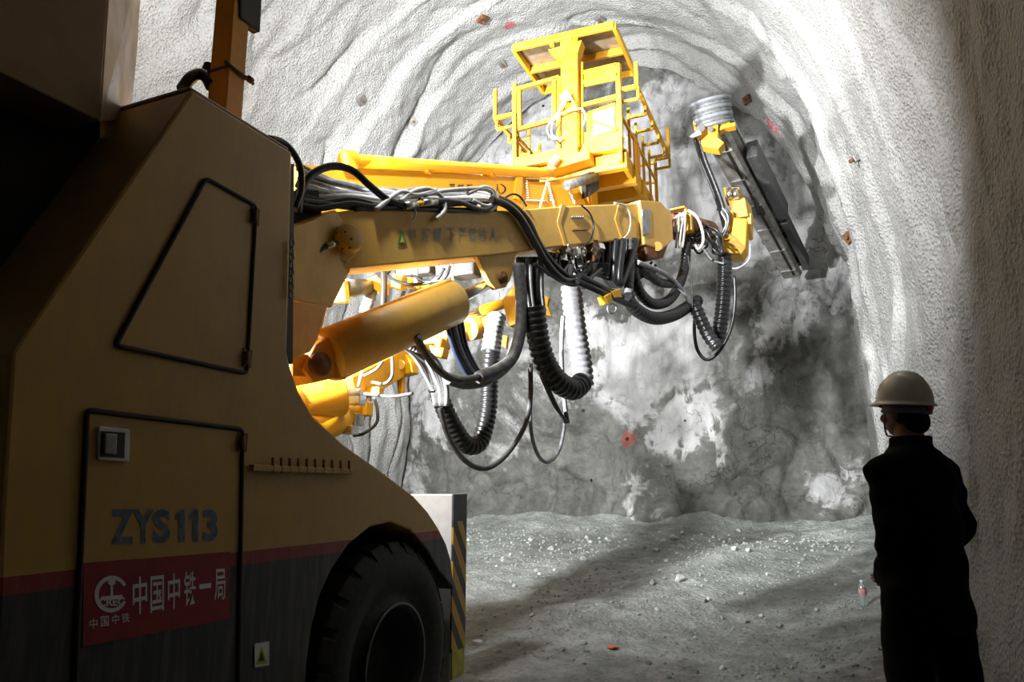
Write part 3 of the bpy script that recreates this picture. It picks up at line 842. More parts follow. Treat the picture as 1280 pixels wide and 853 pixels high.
# front fascia: sill, upright panels
sill_h = wb(700, 190).z
fr.box(((xl + xr) / 2, YB, zf - .02), xr - xl + .04, .06, .13)
obj('front_sill', fr, MY, bk, .005)
lip = MB().prism([wb(703, 190, YB - .03), wb(740, 180, YB - .03), wb(775, 171, YB - .03), wb(774, 132, YB - .03), wb(735, 143, YB - .03), wb(733, 165, YB - .03), wb(703, 172, YB - .03)], (0, .03, 0))
obj('apron', lip, MY, bk, .005)
cw = MB().prism([wb(733, 140, YB - .035), wb(769, 128, YB - .035), wb(770, 158, YB - .035), wb(734, 170, YB - .035)], (0, .03, 0))
obj('console_panel', cw, MY, bk, .004)
obj('white_placard', MB().prism([wb(741, 142, YB - .055), wb(767, 134, YB - .055), wb(768, 161, YB - .055), wb(742, 170, YB - .055)], (0, .012, 0)), M['white'], bk)
obj('diagonal_strut', MB().bar(wb(742, 151, YB - .08), wb(770, 162, YB - .08), .012, .03), MY, bk)
# mast and mast cylinder
ms = MB().prism([wb(700, 50, YB - .10), wb(722, 45, YB - .10), wb(722, 200, YB - .10), wb(703, 208, YB - .10)], (0, .13, 0))
obj('mast', ms, MY, bk, .006)
obj('mast_gusset', MB().prism([wb(685, 62, YB - .11), wb(727, 50, YB - .11), wb(722, 66, YB - .11), wb(714, 75, YB - .11), wb(702, 78, YB - .11), wb(696, 72, YB - .11)], (0, .14, 0)), MY, bk, .004)
mc = obj('mast_cylinder', MB().cyl(wb(720, 75, YB - .06), wb(722, 185, YB - .06), .032, 18), MY, bk)
obj('mast_rod', MB().cyl(wb(716, 62, YB - .06), wb(720, 76, YB - .06), .016, 12), M['chrome'], bk)
obj('mast_pipe', MB().cyl(wb(728, 78, YB - .04), wb(728, 180, YB - .04), .014, 10), MY, bk)
# roof: rimmed canopy seen from below
rz = wb(648, 68).z; rl_ = wb(646, 66).x; rr_ = wb(770, 38).x; ztr = wb(770, 38).z; ztl = wb(646, 66).z
RL = 1.0; yr0 = YB - .1
tilt = (ztr - ztl) / (rr_ - rl_)
RB = at(802, 91, X=rr_ - .0) 
drop = .0
def rp(x, y, dz=0): return V((x, y, ztl + (x - rl_) * tilt - (y - yr0) * drop + dz))
rf = MB()
x0, x1, ya, yb = rl_, rr_, yr0, yr0 + RL
for (a, b) in (((x0, ya), (x1, ya)), ((x0, yb), (x1, yb)), ((x0, ya), (x0, yb)), ((x1, ya), (x1, yb)), ((x0, (ya + yb) / 2), (x1, (ya + yb) / 2))):
    rf.bar(rp(*a), rp(*b), .045, .085)
rfo = obj('basket_roof', rf, MY, bk, .005)
obj('roof_sheet', MB().prism([rp(x0, ya, .045), rp(x1, ya, .045), rp(x1, yb, .045), rp(x0, yb, .045)], (0, 0, .012)), plain('roof sheet', (.30, .24, .17), .5), bk)
lg = MB()
for (x, y) in ((690, 55), (713, 48)): p = wb(x, y, YB - .1); lg.cyl(p - V((0, 0, .03)), p + V((0, 0, .05)), .028, 14)
obj('lifting_lug', lg, MY, bk)
# left front gate frame
def rail(name, segs, w=.035, mat=MY, par=bk):
    mb = MB()
    for a, b in segs: mb.bar(a, b, w, w, (0, 1, 0) if abs((V(b) - V(a)).normalized().z) > .8 else (0, 0, 1))
    return obj(name, mb, mat, par, .003)
gy = YB
rail('front_gate', [(wb(645, 112), wb(699, 97)), (wb(648, 162), wb(699, 148)), (wb(649, 112), wb(650, 162)), (wb(693, 99), wb(693, 150)), (wb(643, 110), wb(644, 208)), (wb(699, 97), wb(699, 190))], .045)
# right front: window arch
rail('window_frame', [(wb(729, 92, YB - .02), wb(771, 82, YB - .02)), (wb(730, 104, YB - .02), wb(772, 94, YB - .02)), (wb(772, 80, YB - .02), wb(776, 172, YB - .02)), (wb(730, 132, YB - .02), wb(772, 121, YB - .02))], .05)
obj('window_fascia', MB().prism([wb(726, 90, YB - .03), wb(771, 79, YB - .03), wb(775, 84, YB - .03), wb(775, 98, YB - .03), wb(726, 109, YB - .03)], (0, .03, 0)), MY, bk, .004)
# left and right widened guard rails
gl = wb(619, 146).x; gr = wb(796, 108).x
zl_ = wb(619, 148).z; zr_ = wb(796, 108).z
topz = wb(619, 112).z
def side_rail(x, xin, zlow, zhigh, yend, name):
    s = []
    s += [(V((x, gy, zhigh)), V((x, gy, zlow))), (V((x, gy, zlow)), V((xin, gy, zlow))), (V((xin, gy, zlow)), V((xin, gy, zhigh + .02)))]
    s += [(V((x, gy, zlow)), V((x, yend, zlow)))]
    s += [(V((x, yend, zlow)), V((x, yend, zlow + .42))), (V((x, yend, zlow)), V((xin, yend, zlow)))]
    return rail(name, s, .042)
side_rail(gl, wb(644, 146).x, zl_, topz, gy + LB * .95, 'side_guard')
side_rail(gr, wb(775, 110).x, zr_, wb(796, 78).z, gy + LB * .95, 'side_guard')
zm = zf + (zr_ - zf) * .55
for x in (xl, xr):
    s = []
    for k in range(6):
        y = YB + .05 + (LB - .1) * k / 5
        s.append((V((x, y, zf)), V((x, y, zr_ if x == xr else zl_))))
        xo = gr if x == xr else gl; zz = zr_ if x == xr else zl_
        s.append((V((x, y, zz - .12)), V((xo, y, zz - .12 + .0)))); s.append((V((xo, y, zz - .12)), V((xo, y, zz))))
    s += [(V((x, YB, zm)), V((x, YB + LB, zm)))]
    rail('side_railing', s, .03)
rail('rear_railing', [(V((xl, yB1, zf)), V((xl, yB1, zl_))), (V((xr, yB1, zf)), V((xr, yB1, zr_))), (V((xl, yB1, zl_)), V((xr, yB1, zr_))), (V((xl, yB1, zm)), V((xr, yB1, zm)))], .035)
# floor beams below the basket
for k in range(5):
    y = YB + .12 + k * (LB - .2) / 4
    obj('floor_beam', MB().box(((xl + xr) / 2 + .15, y, zf - .16), (xr - xl) * .82, .10, .21), MY, bk, .005)
obj('side_beam', MB().box((xr - .02, YB + LB / 2, zf - .12), .05, LB, .20), MY, bk, .005)
obj('side_beam', MB().box((xl + .02, YB + LB / 2, zf - .12), .05, LB, .20), MY, bk, .005)
obj('rail_plate', MB().box((xr, YB + .75, zf + .2), .02, .30, .42), M['orange'], bk, .02)
# basket swivel arm down to the boom
obj('swivel_arm', MB().prism([wb(690, 205, YB + .1), wb(735, 190, YB + .1), wb(740, 262, YB + .3), wb(716, 280, YB + .3)], (0, .3, 0)), MY, bk, .01)
obj('foot_plate', MB().prism([wb(684, 214, YB - .12), wb(737, 198, YB - .12), wb(736, 186, YB - .12), wb(684, 203, YB - .12)], (0, .2, 0)), MY, bk, .005)
obj('link_block', MB().bar(wb(690, 206, YB - .2), wb(698, 196, YB - .2), .06, .06), M['white'], bk)
# wiring on the mast
for pts in ([(710, 118), (706, 130), (696, 142), (684, 160), (690, 173), (703, 172)], [(712, 118), (718, 134), (706, 140), (692, 150), (690, 168), (702, 176)], [(706, 122), (699, 138), (697, 152)], [(716, 138), (727, 136), (732, 146), (728, 158)]):
    obj('mast_cable', MB().tube(smooth_path([wb(x, y, YB - .16) for x, y in pts], 6), .010, 8), M['hosewhite'], bk)
obj('mast_valve', MB().box(wb(707, 122, YB - .15), .11, .06, .07).box(wb(708, 120, YB - .18), .05, .05, .10), M['white'], bk, .006)

# ---- right boom: rotation unit, cradle and feed beam
RU = bo(843, 282, -.12); RU2 = at(886, 292, Y=RU.y + .55)
rd = (RU2 - RU).normalized()
ru = obj('rotation_unit', MB().lathe(RU, rd, [(0, 0), (0, .15), (.10, .17), (.18, .17), (.2, .12), (.32, .12), (.34, .16), ((RU2 - RU).length, .15), ((RU2 - RU).length, 0)], 32), M['rust'], J)
obj('valve_bracket', MB().bar(at(838, 264, Y=RU.y - .1), at(857, 260, Y=RU.y - .1), .10, .02).bar(at(857, 260, Y=RU.y - .1), at(857, 290, Y=RU.y - .1), .03, .03, (0, 1, 0)).box(at(860, 280, Y=RU.y - .05), .10, .12, .20), M['yellow'], ru, .005)
for i, off in enumerate((0, 4, 8)):
    pts = [(840 + off, 290), (841 + off, 276 - off), (850 + off * .5, 270), (856, 266), (848 + off, 285), (845 + off, 310)]
    obj('control_hose', MB().tube(smooth_path([at(x, y, Y=RU.y - .18 - .02 * i) for x, y in pts], 6), .013, 8), M['hosewhite'], ru)
obj('control_hose', MB().tube(smooth_path([at(x, y, Y=RU.y - .1) for x, y in [(860, 263), (870, 270), (877, 285), (879, 302), (873, 312), (869, 306)]], 6), .016, 8), M['hosewhite'], ru)
for i in range(9):
    rr = random.Random(i)
    pts = [(858 + rr.uniform(-6, 6), 290 + rr.uniform(-12, 6)), (868 + rr.uniform(-4, 6), 300 + rr.uniform(-8, 18)), (882 + rr.uniform(-4, 4), 300 + rr.uniform(-24, 10)), (893 + rr.uniform(-4, 6), 310 + rr.uniform(-26, 8)), (903, 318)]
    obj('control_hose', MB().tube(smooth_path([at(x, y, Y=RU.y + .15 + rr.uniform(-.1, .15)) for x, y in pts], 5), rr.choice((.014, .02)), 8), M['hose'] if i % 3 else M['hosedull'], ru)

FT = at(889, 150, Y=8.15); FE = at(990, 338, Y=11.75)
fdv = (FE - FT).normalized(); fs = fdv.cross(V((0, 0, 1))).normalized(); fu = fs.cross(fdv).normalized()
if fu.z < 0: fu = -fu
FR = Matrix((fs, fdv, fu)).transposed()
feed = MB()
def fl(a, u, v): return FT + fdv * a + fs * u + fu * v
Lf = (FE - FT).length
sec = [(-.10, -.11), (.10, -.11), (.13, -.06), (.085, -.03), (.085, .05), (.13, .08), (.13, .12), (-.13, .12), (-.13, .08), (-.085, .05), (-.085, -.03), (-.13, -.06)]
feed.prism([fl(0, u * 1.22, v * 1.3) for u, v in sec], fdv * Lf)
fb = obj('feed_beam', feed, M['alu'], J, .006)
obj('feed_chain_slot', MB().bar(fl(.35, .05, -.148), fl(Lf - .1, .05, -.148), .03, .02, fu), M['black'], fb)
for k in range(6):
    a_ = .45 + k * (Lf - .7) / 5
    obj('cross_plate', MB().bar(fl(a_, -.115, -.146), fl(a_, .115, -.146), .035, .014, fdv), M['steel'], fb)
for sx in (-1, 1):
    obj('guide_rail', MB().bar(fl(.1, sx * .17, .15), fl(Lf, sx * .17, .15), .035, .05), M['steel'], fb)
# hose drum at the rear end
dax = (V((0, 0, 1)) * .85 - fdv * .35).normalized()
dc = at(893, 160, Y=8.1)
pr_ = [(0, 0), (0, .20)]
for k in range(3):
    pr_ += [(.012 + k * .095, .235), (.04 + k * .095, .235), (.05 + k * .095, .19), (.08 + k * .095, .19), (.095 + k * .095, .225)]
pr_ += [(.30, .245), (.325, .245), (.33, .22), (.33, 0)]
dr = obj('hose_drum', MB().lathe(dc, dax, pr_, 48), M['drum'], fb)
hs = MB()
for k in range(3): 
    t = .062 + k * .095
    ring = [dc + dax * t + (dax.cross(V((0, 1, 0))).normalized() * math.cos(q) + dax.cross(dax.cross(V((0, 1, 0)))).normalized() * math.sin(q)) * .205 for q in np.linspace(0, 2 * math.pi, 33)]
    hs.tube(ring, .03, 8, False)
obj('wound_hose', hs, M['hosedull'], fb)
obj('drum_bracket', MB().prism([at(*q, Y=7.93) for q in [(884, 146), (898, 146), (897, 172), (905, 178), (898, 186), (877, 182), (876, 176), (885, 168)]], (0, .18, 0)), M['yellow'], fb, .006)
obj('drum_arm', MB().prism([at(*q, Y=7.98) for q in [(866, 152), (884, 152), (884, 160), (868, 164)]], (0, .25, 0)).prism([at(*q, Y=7.98) for q in [(898, 148), (912, 147), (912, 154), (919, 153), (919, 157), (905, 160), (899, 164)]], (0, .12, 0)), M['yellow'], fb, .005)
obj('drum_bolt', MB().cyl(at(888, 162, Y=7.93), at(888, 162, Y=7.86), .035, 6).cyl(at(877, 160, Y=7.98), at(877, 160, Y=7.88), .04, 12), M['chrome'], fb)
obj('drum_flap', MB().prism([at(*q, Y=7.95) for q in [(861, 171), (875, 160), (877, 168), (866, 172)]], (0, .03, 0)), M['steel'], fb)
# cradle
yc = 8.75
def cr(px, py, dy=0): return at(px, py, Y=yc + dy)
crd = obj('feed_cradle', MB().prism([cr(917, 272, -.15), cr(934, 273, -.15), cr(932, 310, -.15), cr(927, 318, -.15), cr(907, 319, -.15), cr(899, 312, -.15), cr(897, 305, -.15), cr(911, 302, -.15), cr(914, 294, -.15)], (.0, .32, .0)), M['yellow'], fb, .012)
obj('cradle_block', MB().prism([cr(909, 249), cr(931, 247), cr(935, 270), cr(918, 273)], (.05, .3, .0)), M['tan'], fb, .01)
obj('cradle_clamp', MB().prism([cr(904, 234, -.02), cr(924, 234, -.02), cr(925, 249, -.02), cr(907, 251, -.02)], (0, .2, 0)), M['yellow'], fb, .01)
obj('clamp_roller', MB().cyl(cr(911, 236, -.06), cr(912, 248, -.06), .035, 14).cyl(cr(919, 236, -.06), cr(920, 248, -.06), .035, 14), M['chrome'], fb)
obj('cradle_ear', MB().prism([cr(904, 268, -.1), cr(916, 262, -.1), cr(917, 285, -.1), cr(909, 290, -.1)], (0, .1, 0)).prism([cr(896, 294, -.12), cr(914, 293, -.12), cr(914, 299, -.12), cr(896, 301, -.12)], (0, .15, 0)), M['yellow'], fb, .006)
obj('cradle_side', MB().prism([cr(934, 268, .05), cr(939, 266, .05), cr(939, 290, .05), cr(934, 292, .05)], (.0, .3, 0)), M['tan'], fb, .006)
obj('drill_and_shade_boxes', MB().box(fl(Lf * .40, .26, .06), .14, 1.5, .26, FR).box(fl(Lf * .8, .24, .04), .10, 1.3, .2, FR).box(fl(Lf * .42, .12, .2), .22, .9, .22, FR).cyl(fl(Lf * .5, .12, .2), fl(Lf * .95, .1, .2), .03, 12).box(fl(Lf * .95, .0, .12), .42, .12, .3, FR).box(fl(Lf * .75, .0, .1), .4, .10, .25, FR), M['grey'], fb, .01)  # rock drill, plus dark side boxes imitating the beam's shaded side
for i in range(4):
    pts = [(868 + i * 2.2, 172), (876 + i * 2.2, 200), (888 + i * 2.2, 230), (898 + i * 2.2, 258), (905 + i, 285)]
    obj('feed_hose', MB().tube(smooth_path([at(x, y, Y=8.2 + .02 * i + (y - 172) * .004) for x, y in pts], 5), .018, 8), M['hose'] if i != 2 else M['hosegrey'], fb)
for i in range(3):
    pts = [(912 + i * 3, 160), (922 + i * 3, 190), (930 + i * 3, 215), (940 + i * 2, 240), (948 + i * 3, 268)]
    obj('feed_hose', MB().tube(smooth_path([at(x, y, Y=8.6 + .05 * i + (y - 160) * .011) for x, y in pts], 5), .03, 8), M['hose'], fb)
for i in range(4):
    pts = [(899 + i * 2, 262 - i), (903 + i * 3, 268), (908 + i, 280), (900 + i * 2, 296)]
    obj('cradle_hose', MB().tube(smooth_path([cr(x, y, -.18) for x, y in pts], 5), .012, 8), (M['hosewhite'], M['hose'], M['hosegrey'], M['hose'])[i], fb)

# ---- third boom, low and behind the lift cylinder
X3 = -3.3
def t3(px, py, Y): return at(px, py, Y=Y)
b3a, b3b = t3(345, 500, 3.9), t3(426, 494, 4.6)
_a, _b = t3(360, 506, 4.2), t3(428, 496, 4.55)
b3 = obj('low_boom', MB().cyl(_a, _b, .15, 32), M['yellow'], J, .01)
obj('low_boom_root', MB().cyl(_a + V((.02, .02, 0)), V((-3.75, 3.55, 1.95)), .17, 24).box((-3.75, 3.45, 1.6), .5, .4, .9), M['yellow'], b3, .01)
obj('low_boom_collar', MB().cyl(t3(417, 491, 4.5), t3(428, 490, 4.56), .125, 28), M['white'], b3)
obj('low_boom_cylinder', MB().cyl(t3(385, 540, 4.3), t3(440, 515, 4.9), .13, 28), M['yellow'], b3)
obj('valve_block', MB().box(t3(441, 525, 4.8), .14, .12, .10).box(t3(446, 500, 4.7), .12, .10, .09).box(t3(438, 538, 4.7), .1, .1, .07), M['chrome'], b3, .01)
obj('valve_block', MB().box(t3(450, 512, 4.9), .2, .1, .12).box(t3(462, 490, 5.0), .24, .08, .07), M['yellow'], b3, .01)
obj('valve_lever', MB().cyl(t3(447, 487, 4.7), t3(453, 462, 4.7), .012, 8).cyl(t3(436, 491, 4.65), t3(452, 490, 4.65), .03, 12), M['hosewhite'], b3)
for pts in ([(468, 497), (472, 515), (470, 530), (455, 542), (442, 545)], [(452, 492), (470, 494), (490, 496), (516, 492)], [(455, 470), (470, 462), (478, 452)], [(490, 445), (490, 470), (480, 480), (465, 478)]):
    obj('control_hose', MB().tube(smooth_path([t3(x, y, 4.9) for x, y in pts], 6), .014, 8), M['hosedull'], b3)
# telescopic beam running to the drill head
tel = MB().bar(t3(430, 490, 4.8), t3(520, 440, 6.0), .22, .24)
obj('low_boom_beam', tel, M['yellow'], b3, .01)
obj('beam_bracket', MB().prism([t3(488, 448, 5.6), t3(503, 437, 5.6), t3(513, 452, 5.6), t3(516, 466, 5.6), t3(500, 470, 5.6), t3(490, 466, 5.6)], (0, .12, 0)).prism([t3(495, 468, 5.6), t3(504, 470, 5.6), t3(503, 494, 5.6), t3(497, 492, 5.6)], (0, .05, 0)), M['yellow'], b3, .01)
obj('bracket_pin', MB().cyl(t3(500, 456, 5.6), t3(500, 456, 5.5), .045, 18), M['tan'], b3)
bb = MB()
for (x, y, sx, sz, Y) in ((538, 430, .30, .16, 6.2), (553, 422, .18, .22, 6.3), (545, 440, .22, .10, 6.1), (530, 415, .2, .12, 6.3), (560, 405, .25, .10, 6.4)):
    bb.box(t3(x, y, Y), sx, .16, sz, Euler((0, .25, .1)).to_matrix())
obj('drifter_housing', bb, M['yellow'], b3, .015)
obj('stabiliser_drum', MB().cyl(t3(584, 412, 6.6), t3(606, 408, 7.0), .13, 24), M['tan'], b3, .01)
obj('stabiliser_rod', MB().cyl(t3(560, 402, 6.6), t3(612, 385, 6.9), .045, 16), M['chrome'], b3)
obj('stabiliser_sleeve', MB().cyl(t3(603, 388, 6.6), t3(645, 375, 7.0), .055, 20), M['yellow'], b3)
obj('swivel_plate', MB().prism([t3(601, 398, 6.6), t3(612, 392, 6.6), t3(624, 392, 6.6), t3(630, 408, 6.6), t3(620, 402, 6.6), t3(606, 414, 6.6)], (0, .08, 0)).prism([t3(627, 376, 6.7), t3(652, 345, 6.7), t3(660, 350, 6.7), t3(645, 405, 6.7), t3(636, 408, 6.7)], (0, .12, 0)), M['yellow'], b3, .01)
obj('swivel_plate', MB().prism([t3(678, 368, 6.8), t3(686, 372, 6.8), t3(684, 382, 6.8), t3(689, 396, 6.8), t3(679, 394, 6.8)], (0, .06, 0)).prism([t3(626, 418, 6.7), t3(634, 420, 6.7), t3(632, 436, 6.7), t3(624, 430, 6.7)], (0, .06, 0)), M['yellow'], b3, .006)
for (x, y, sx, sz, Y) in ((499, 353, .11, .14, 5.6), (478, 360, .10, .12, 5.5), (512, 352, .20, .07, 5.9), (522, 358, .30, .06, 6.0), (610, 330, .12, .18, 6.4)):
    obj('upper_valve', MB().box(t3(x, y, Y), sx, .15, sz, Euler((.1, .2, .2)).to_matrix()).cyl(t3(x, y, Y - .12), t3(x, y, Y), .03, 12), M['yellow'], b3, .012)
obj('accumulator', MB().cyl(t3(428, 360, 4.5), t3(458, 360, 4.9), .075, 24), M['grey'], b3)
obj('accumulator_bracket', MB().prism([t3(417, 378, 4.45), t3(430, 349, 4.45), t3(432, 377, 4.45)], (0, .06, 0)), M['yellow'], b3, .005)
obj('hose_bracket', MB().prism([t3(455, 350, 4.9), t3(470, 344, 4.9), t3(477, 352, 4.9), t3(476, 368, 4.9), t3(468, 362, 4.9), t3(460, 354, 4.9)], (0, .08, 0)), M['yellow'], b3, .005)
obj('manifold', MB().box(t3(582, 338, 6.2), .28, .2, .16).box(t3(520, 340, 6.0), .4, .15, .10), M['grey'], b3, .02)
for i in range(5):
    obj('manifold_pipe', MB().tube(smooth_path([t3(546 + i * 4.5, 322, 5.6), t3(547 + i * 4.5, 336, 5.6), t3(548 + i * 4.4, 352, 5.55), t3(552 + i * 4, 372, 5.5)], 4), .016, 8), M['hosegrey'] if i % 2 else M['hosewhite'], b3)
obj('manifold_pipe', MB().tube([t3(520, 326, 5.6), t3(520, 358, 5.6)], .022, 10), M['hosegrey'], b3)
for pts in ([(484, 345), (500, 353), (520, 356), (545, 350), (556, 335)], [(518, 345), (530, 352), (548, 351)], [(548, 345), (540, 352), (556, 348), (563, 332)]):
    obj('control_hose', MB().tube(smooth_path([t3(x, y, 5.4) for x, y in pts], 6), .016, 8), M['hose'], b3)
obj('control_hose', MB().tube(smooth_path([t3(479, 330, 4.7), t3(480, 355, 4.7), t3(479, 395, 4.7)], 6), .028, 10), M['hose'], b3)

# ---- hoses
def path(pts, Y=None, X=None, off=None):
    o = []
    for i, q in enumerate(pts):
        if off is not None: o.append(bo(q[0], q[1], off))
        elif len(q) > 2: o.append(at(q[0], q[1], Y=q[2]))
        elif X is not None: o.append(at(q[0], q[1], X=X))
        else: o.append(at(q[0], q[1], Y=Y))
    return o
def hose(pts, r, mat='hose', name='hydraulic_hose', ribs=None, par=None, **kw):
    P = smooth_path(path(pts, **kw), 8)
    if ribs:
        P = resample(P, ribs / 4); rr = []
        for i in range(len(P)): rr.append(r * (1, 1.0, .97, .86)[i % 4])
        mb = MB().tube(P, rr, 16)
        name = 'spiral_wrapped_hose'
    else: mb = MB().tube(resample(P, .03), r, 10)
    return obj(name, mb, M[mat], par or J)
# at the hood
hose([(335, 173), (352, 177), (366, 190), (376, 212), (376, 240), (368, 262)], .017, X=-2.32)
hose([(372, 268), (376, 240), (390, 218), (415, 208), (440, 213), (462, 232), (485, 250), (506, 257)], .026, off=.02)
hose([(368, 346), (386, 338), (396, 318), (406, 309), (420, 305)], .017, off=.06)
obj('hose_fitting', MB().cyl(bo(408, 308, .06), bo(421, 304, .06), .022, 12), M['chrome'], J)
# pale bundle over the boom root
bun = ('hosegrey', 'hosegrey', 'hosewhite', 'hosedull', 'hosegrey', 'hosewhite')
for i in range(13):
    r = random.Random(i * 7 + 1); k = i / 12
    pts = [(372 + r.uniform(-2, 4), 206 + k * 50), (400, 218 + k * 42 + r.uniform(-3, 3)), (440, 232 + k * 26 + r.uniform(-4, 4)), (480, 240 + k * 16 + r.uniform(-5, 5)), (520, 240 + k * 16 + r.uniform(-5, 4)), (560, 240 + k * 16 + r.uniform(-4, 3)), (600, 240 + k * 14), (618, 246 + k * 10)]
    hose(pts, .020, bun[i % 6] if k < .72 else ('hose', 'hosedull')[i % 2], off=-.26 + .26 * k)
for i, pts in enumerate(([(500, 252), (515, 240), (535, 236), (552, 246), (556, 262), (545, 274)], [(530, 244), (560, 238), (600, 236), (614, 240), (618, 252), (608, 258), (590, 250)], [(470, 262), (500, 240), (520, 244), (545, 238)], [(585, 242), (605, 234), (618, 240), (622, 254), (612, 264)])):
    hose(pts, .017, 'hosewhite', off=.03)
hose([(440, 262), (480, 260), (520, 262), (560, 264), (600, 264), (618, 262)], .030, off=-.02)
hose([(525, 250), (570, 252), (600, 262), (615, 258), (616, 244)], .020, 'hosedull', off=.03)
obj('hose_coupling', MB().cyl(bo(505, 258, .03), bo(520, 255, .03), .030, 14).cyl(bo(528, 254, .03), bo(545, 252, .03), .028, 14), M['chrome'], J)
obj('brass_coupling', MB().cyl(bo(519, 256, .03), bo(529, 254, .03), .024, 14), M['yellow'], J)
obj('tie_strap', MB().tube(smooth_path(path([(519, 262), (519, 270), (514, 279)], off=.03), 4), .007, 6), M['hosewhite'], J)
obj('cable_basket', MB().prism([bo(368, 238, -.05), bo(398, 238, -.05), bo(404, 282, -.05), bo(368, 296, -.05)], -bn * .2), M['black'], J)
# glossy pair swinging down round the beam
hose([(614, 250), (632, 256), (650, 272), (668, 303), (684, 330), (704, 350), (722, 352)], .032, off=.045)
hose([(618, 246), (640, 256), (660, 276), (674, 305), (692, 330), (712, 348)], .028, off=.015)
hose([(668, 330), (690, 345), (712, 356), (732, 352), (752, 336)], .018, off=.03)
# thin cables hung on the beam
hose([(726, 256), (738, 268), (742, 285), (738, 300), (730, 307)], .009, off=.03)
hose([(768, 254), (782, 258), (788, 272), (786, 290), (776, 302)], .009, 'hosewhite', off=.03)
hose([(628, 250), (640, 243), (650, 246), (658, 258)], .010, off=.02)
# straight bundle and big U of spiral wrap
for i in range(7):
    hose([(648 + i * 5.0, 322), (649 + i * 4.6, 345), (652 + i * 4.2, 370), (655 + i * 4.2, 392)], .022, 'hosedull' if i % 3 == 0 else 'hose', off=-.08 + .03 * (i % 3))
hose([(667, 384), (670, 405), (674, 430), (682, 455), (697, 477), (716, 487), (728, 478)], .098, 'hose', ribs=.052, off=.06)
hose([(729, 482), (727, 455), (721, 420), (717, 390), (714, 358)], .105, 'dustwrap', ribs=.062, off=-.28)
hose([(742, 330), (736, 350), (728, 358)], .04, 'hose', off=-.05)
hose([(648, 330), (652, 380), (650, 415), (640, 448), (618, 465), (598, 472)], .050, 'hosedull', off=.02)
hose([(598, 472), (570, 475), (545, 460), (528, 435), (520, 420)], .028, 'hosedull', off=.02)
hose([(655, 360), (660, 410), (668, 445), (684, 485), (700, 518), (709, 528), (706, 515)], .022, 'hosedull', off=.03)
hose([(704, 395), (702, 430), (703, 470), (706, 505), (709, 527)], .020, 'hosegrey', off=-.02)
hose([(663, 460), (663, 500), (655, 535), (632, 570), (606, 586), (580, 575), (560, 545), (550, 510)], .020, 'hosedull', off=-.02)
hose([(664, 455), (663, 500), (664, 540), (672, 568), (684, 578), (698, 565), (705, 535), (706, 500)], .016, 'hosegrey', off=-.04)
# left U of spiral wrap
hose([(546, 484), (556, 512), (568, 536), (583, 556), (598, 555), (606, 535), (611, 505), (612, 470), (615, 440), (619, 405)], .074, 'hose', ribs=.042, off=-.30)
hose([(613, 440), (617, 415), (622, 395)], .08, 'hosegrey', ribs=.045, off=-.30)
for i in range(7):
    r = random.Random(i + 40)
    hose([(496 + i * 4, 428 + i * 1.5), (515 + i * 4, 442 + r.uniform(-3, 3)), (530 + i * 3.5, 462 + r.uniform(-4, 4)), (540 + i * 3, 485), (545 + i * 2.2, 508)], .020, ('hosegrey', 'hosedull', 'hosedull')[i % 3], off=-.30 + .02 * i)
for i in range(5):
    hose([(556 + i * 4.5, 385), (560 + i * 4.5, 410), (567 + i * 4, 435), (578 + i * 4, 458), (590 + i * 3.5, 474)], .020, 'hoseblue' if i != 2 else 'hosegrey', off=-.18)
hose([(560, 474), (585, 480), (610, 474), (635, 455), (645, 425)], .045, 'hosedull', off=-.12)
hose([(466, 356), (462, 372), (456, 392)], .055, 'dustwrap', ribs=.05, Y=4.95)
# under the outer half of the beam
for i in range(4):
    hose([(752 + i * 9, 300), (752 + i * 8, 325), (756 + i * 6, 345), (766 + i * 3, 356), (778 + i, 345), (784 + i * 2, 320), (786 + i * 3, 300)], .036, 'hose', off=-.10 + .05 * i)
hose([(790, 318), (793, 345), (800, 366), (816, 380), (835, 376), (848, 358), (856, 332), (858, 305)], .058, 'hose', ribs=.05, off=.0)
hose([(782, 372), (796, 388), (818, 398), (842, 394), (862, 382), (872, 376)], .070, 'hose', ribs=.05, off=.02)
hose([(785, 300), (788, 330), (786, 360), (790, 380)], .05, 'dustwrap', ribs=.05, off=.0)
hose([(797, 328), (815, 335), (835, 345), (852, 362), (866, 382), (873, 395)], .026, 'hosegrey', off=.08)
hose([(800, 332), (822, 352), (838, 355)], .05, 'hosedull', off=.02)
hose([(866, 376), (876, 400), (886, 420), (897, 434)], .075, 'hose', ribs=.06, Y=7.9)
hose([(906, 318), (905, 350), (903, 385), (899, 415), (896, 432)], .085, 'hose', ribs=.055, Y=8.3)
hose([(869, 392), (868, 415), (872, 438), (884, 450), (900, 438), (914, 410), (919, 375), (918, 345)], .020, 'hose', Y=8.1)
hose([(860, 320), (864, 350), (866, 385)], .008, 'hosedull', Y=7.8)
hose([(895, 312), (905, 330), (920, 336), (936, 325), (938, 305)], .012, 'hosegrey', Y=8.3)
hose([(880, 312), (890, 325), (905, 330)], .012, 'hosegrey', Y=8.2)
# rods with yellow clamps under the beam
obj('clamp_rod', MB().cyl(bo(722, 352, .1), bo(790, 383, .1), .030, 14).cyl(bo(724, 345, .1), bo(778, 372, .1), .030, 14), M['hose'], J)
obj('rod_clamp', MB().prism([bo(757, 370, .15), bo(764, 366, .15), bo(766, 376, .15), bo(761, 380, .15)], -bn * .1).prism([bo(766, 364, .15), bo(776, 361, .15), bo(778, 372, .15), bo(770, 372, .15)], -bn * .1), M['yellow'], J, .005)
ring = [bo(765 + 5.5 * math.cos(a), 386 + 6 * math.sin(a), .1) for a in np.linspace(0, 2 * math.pi, 20)]
obj('clamp_ring', MB().tube(ring, .009, 6, False), M['steel'], J)
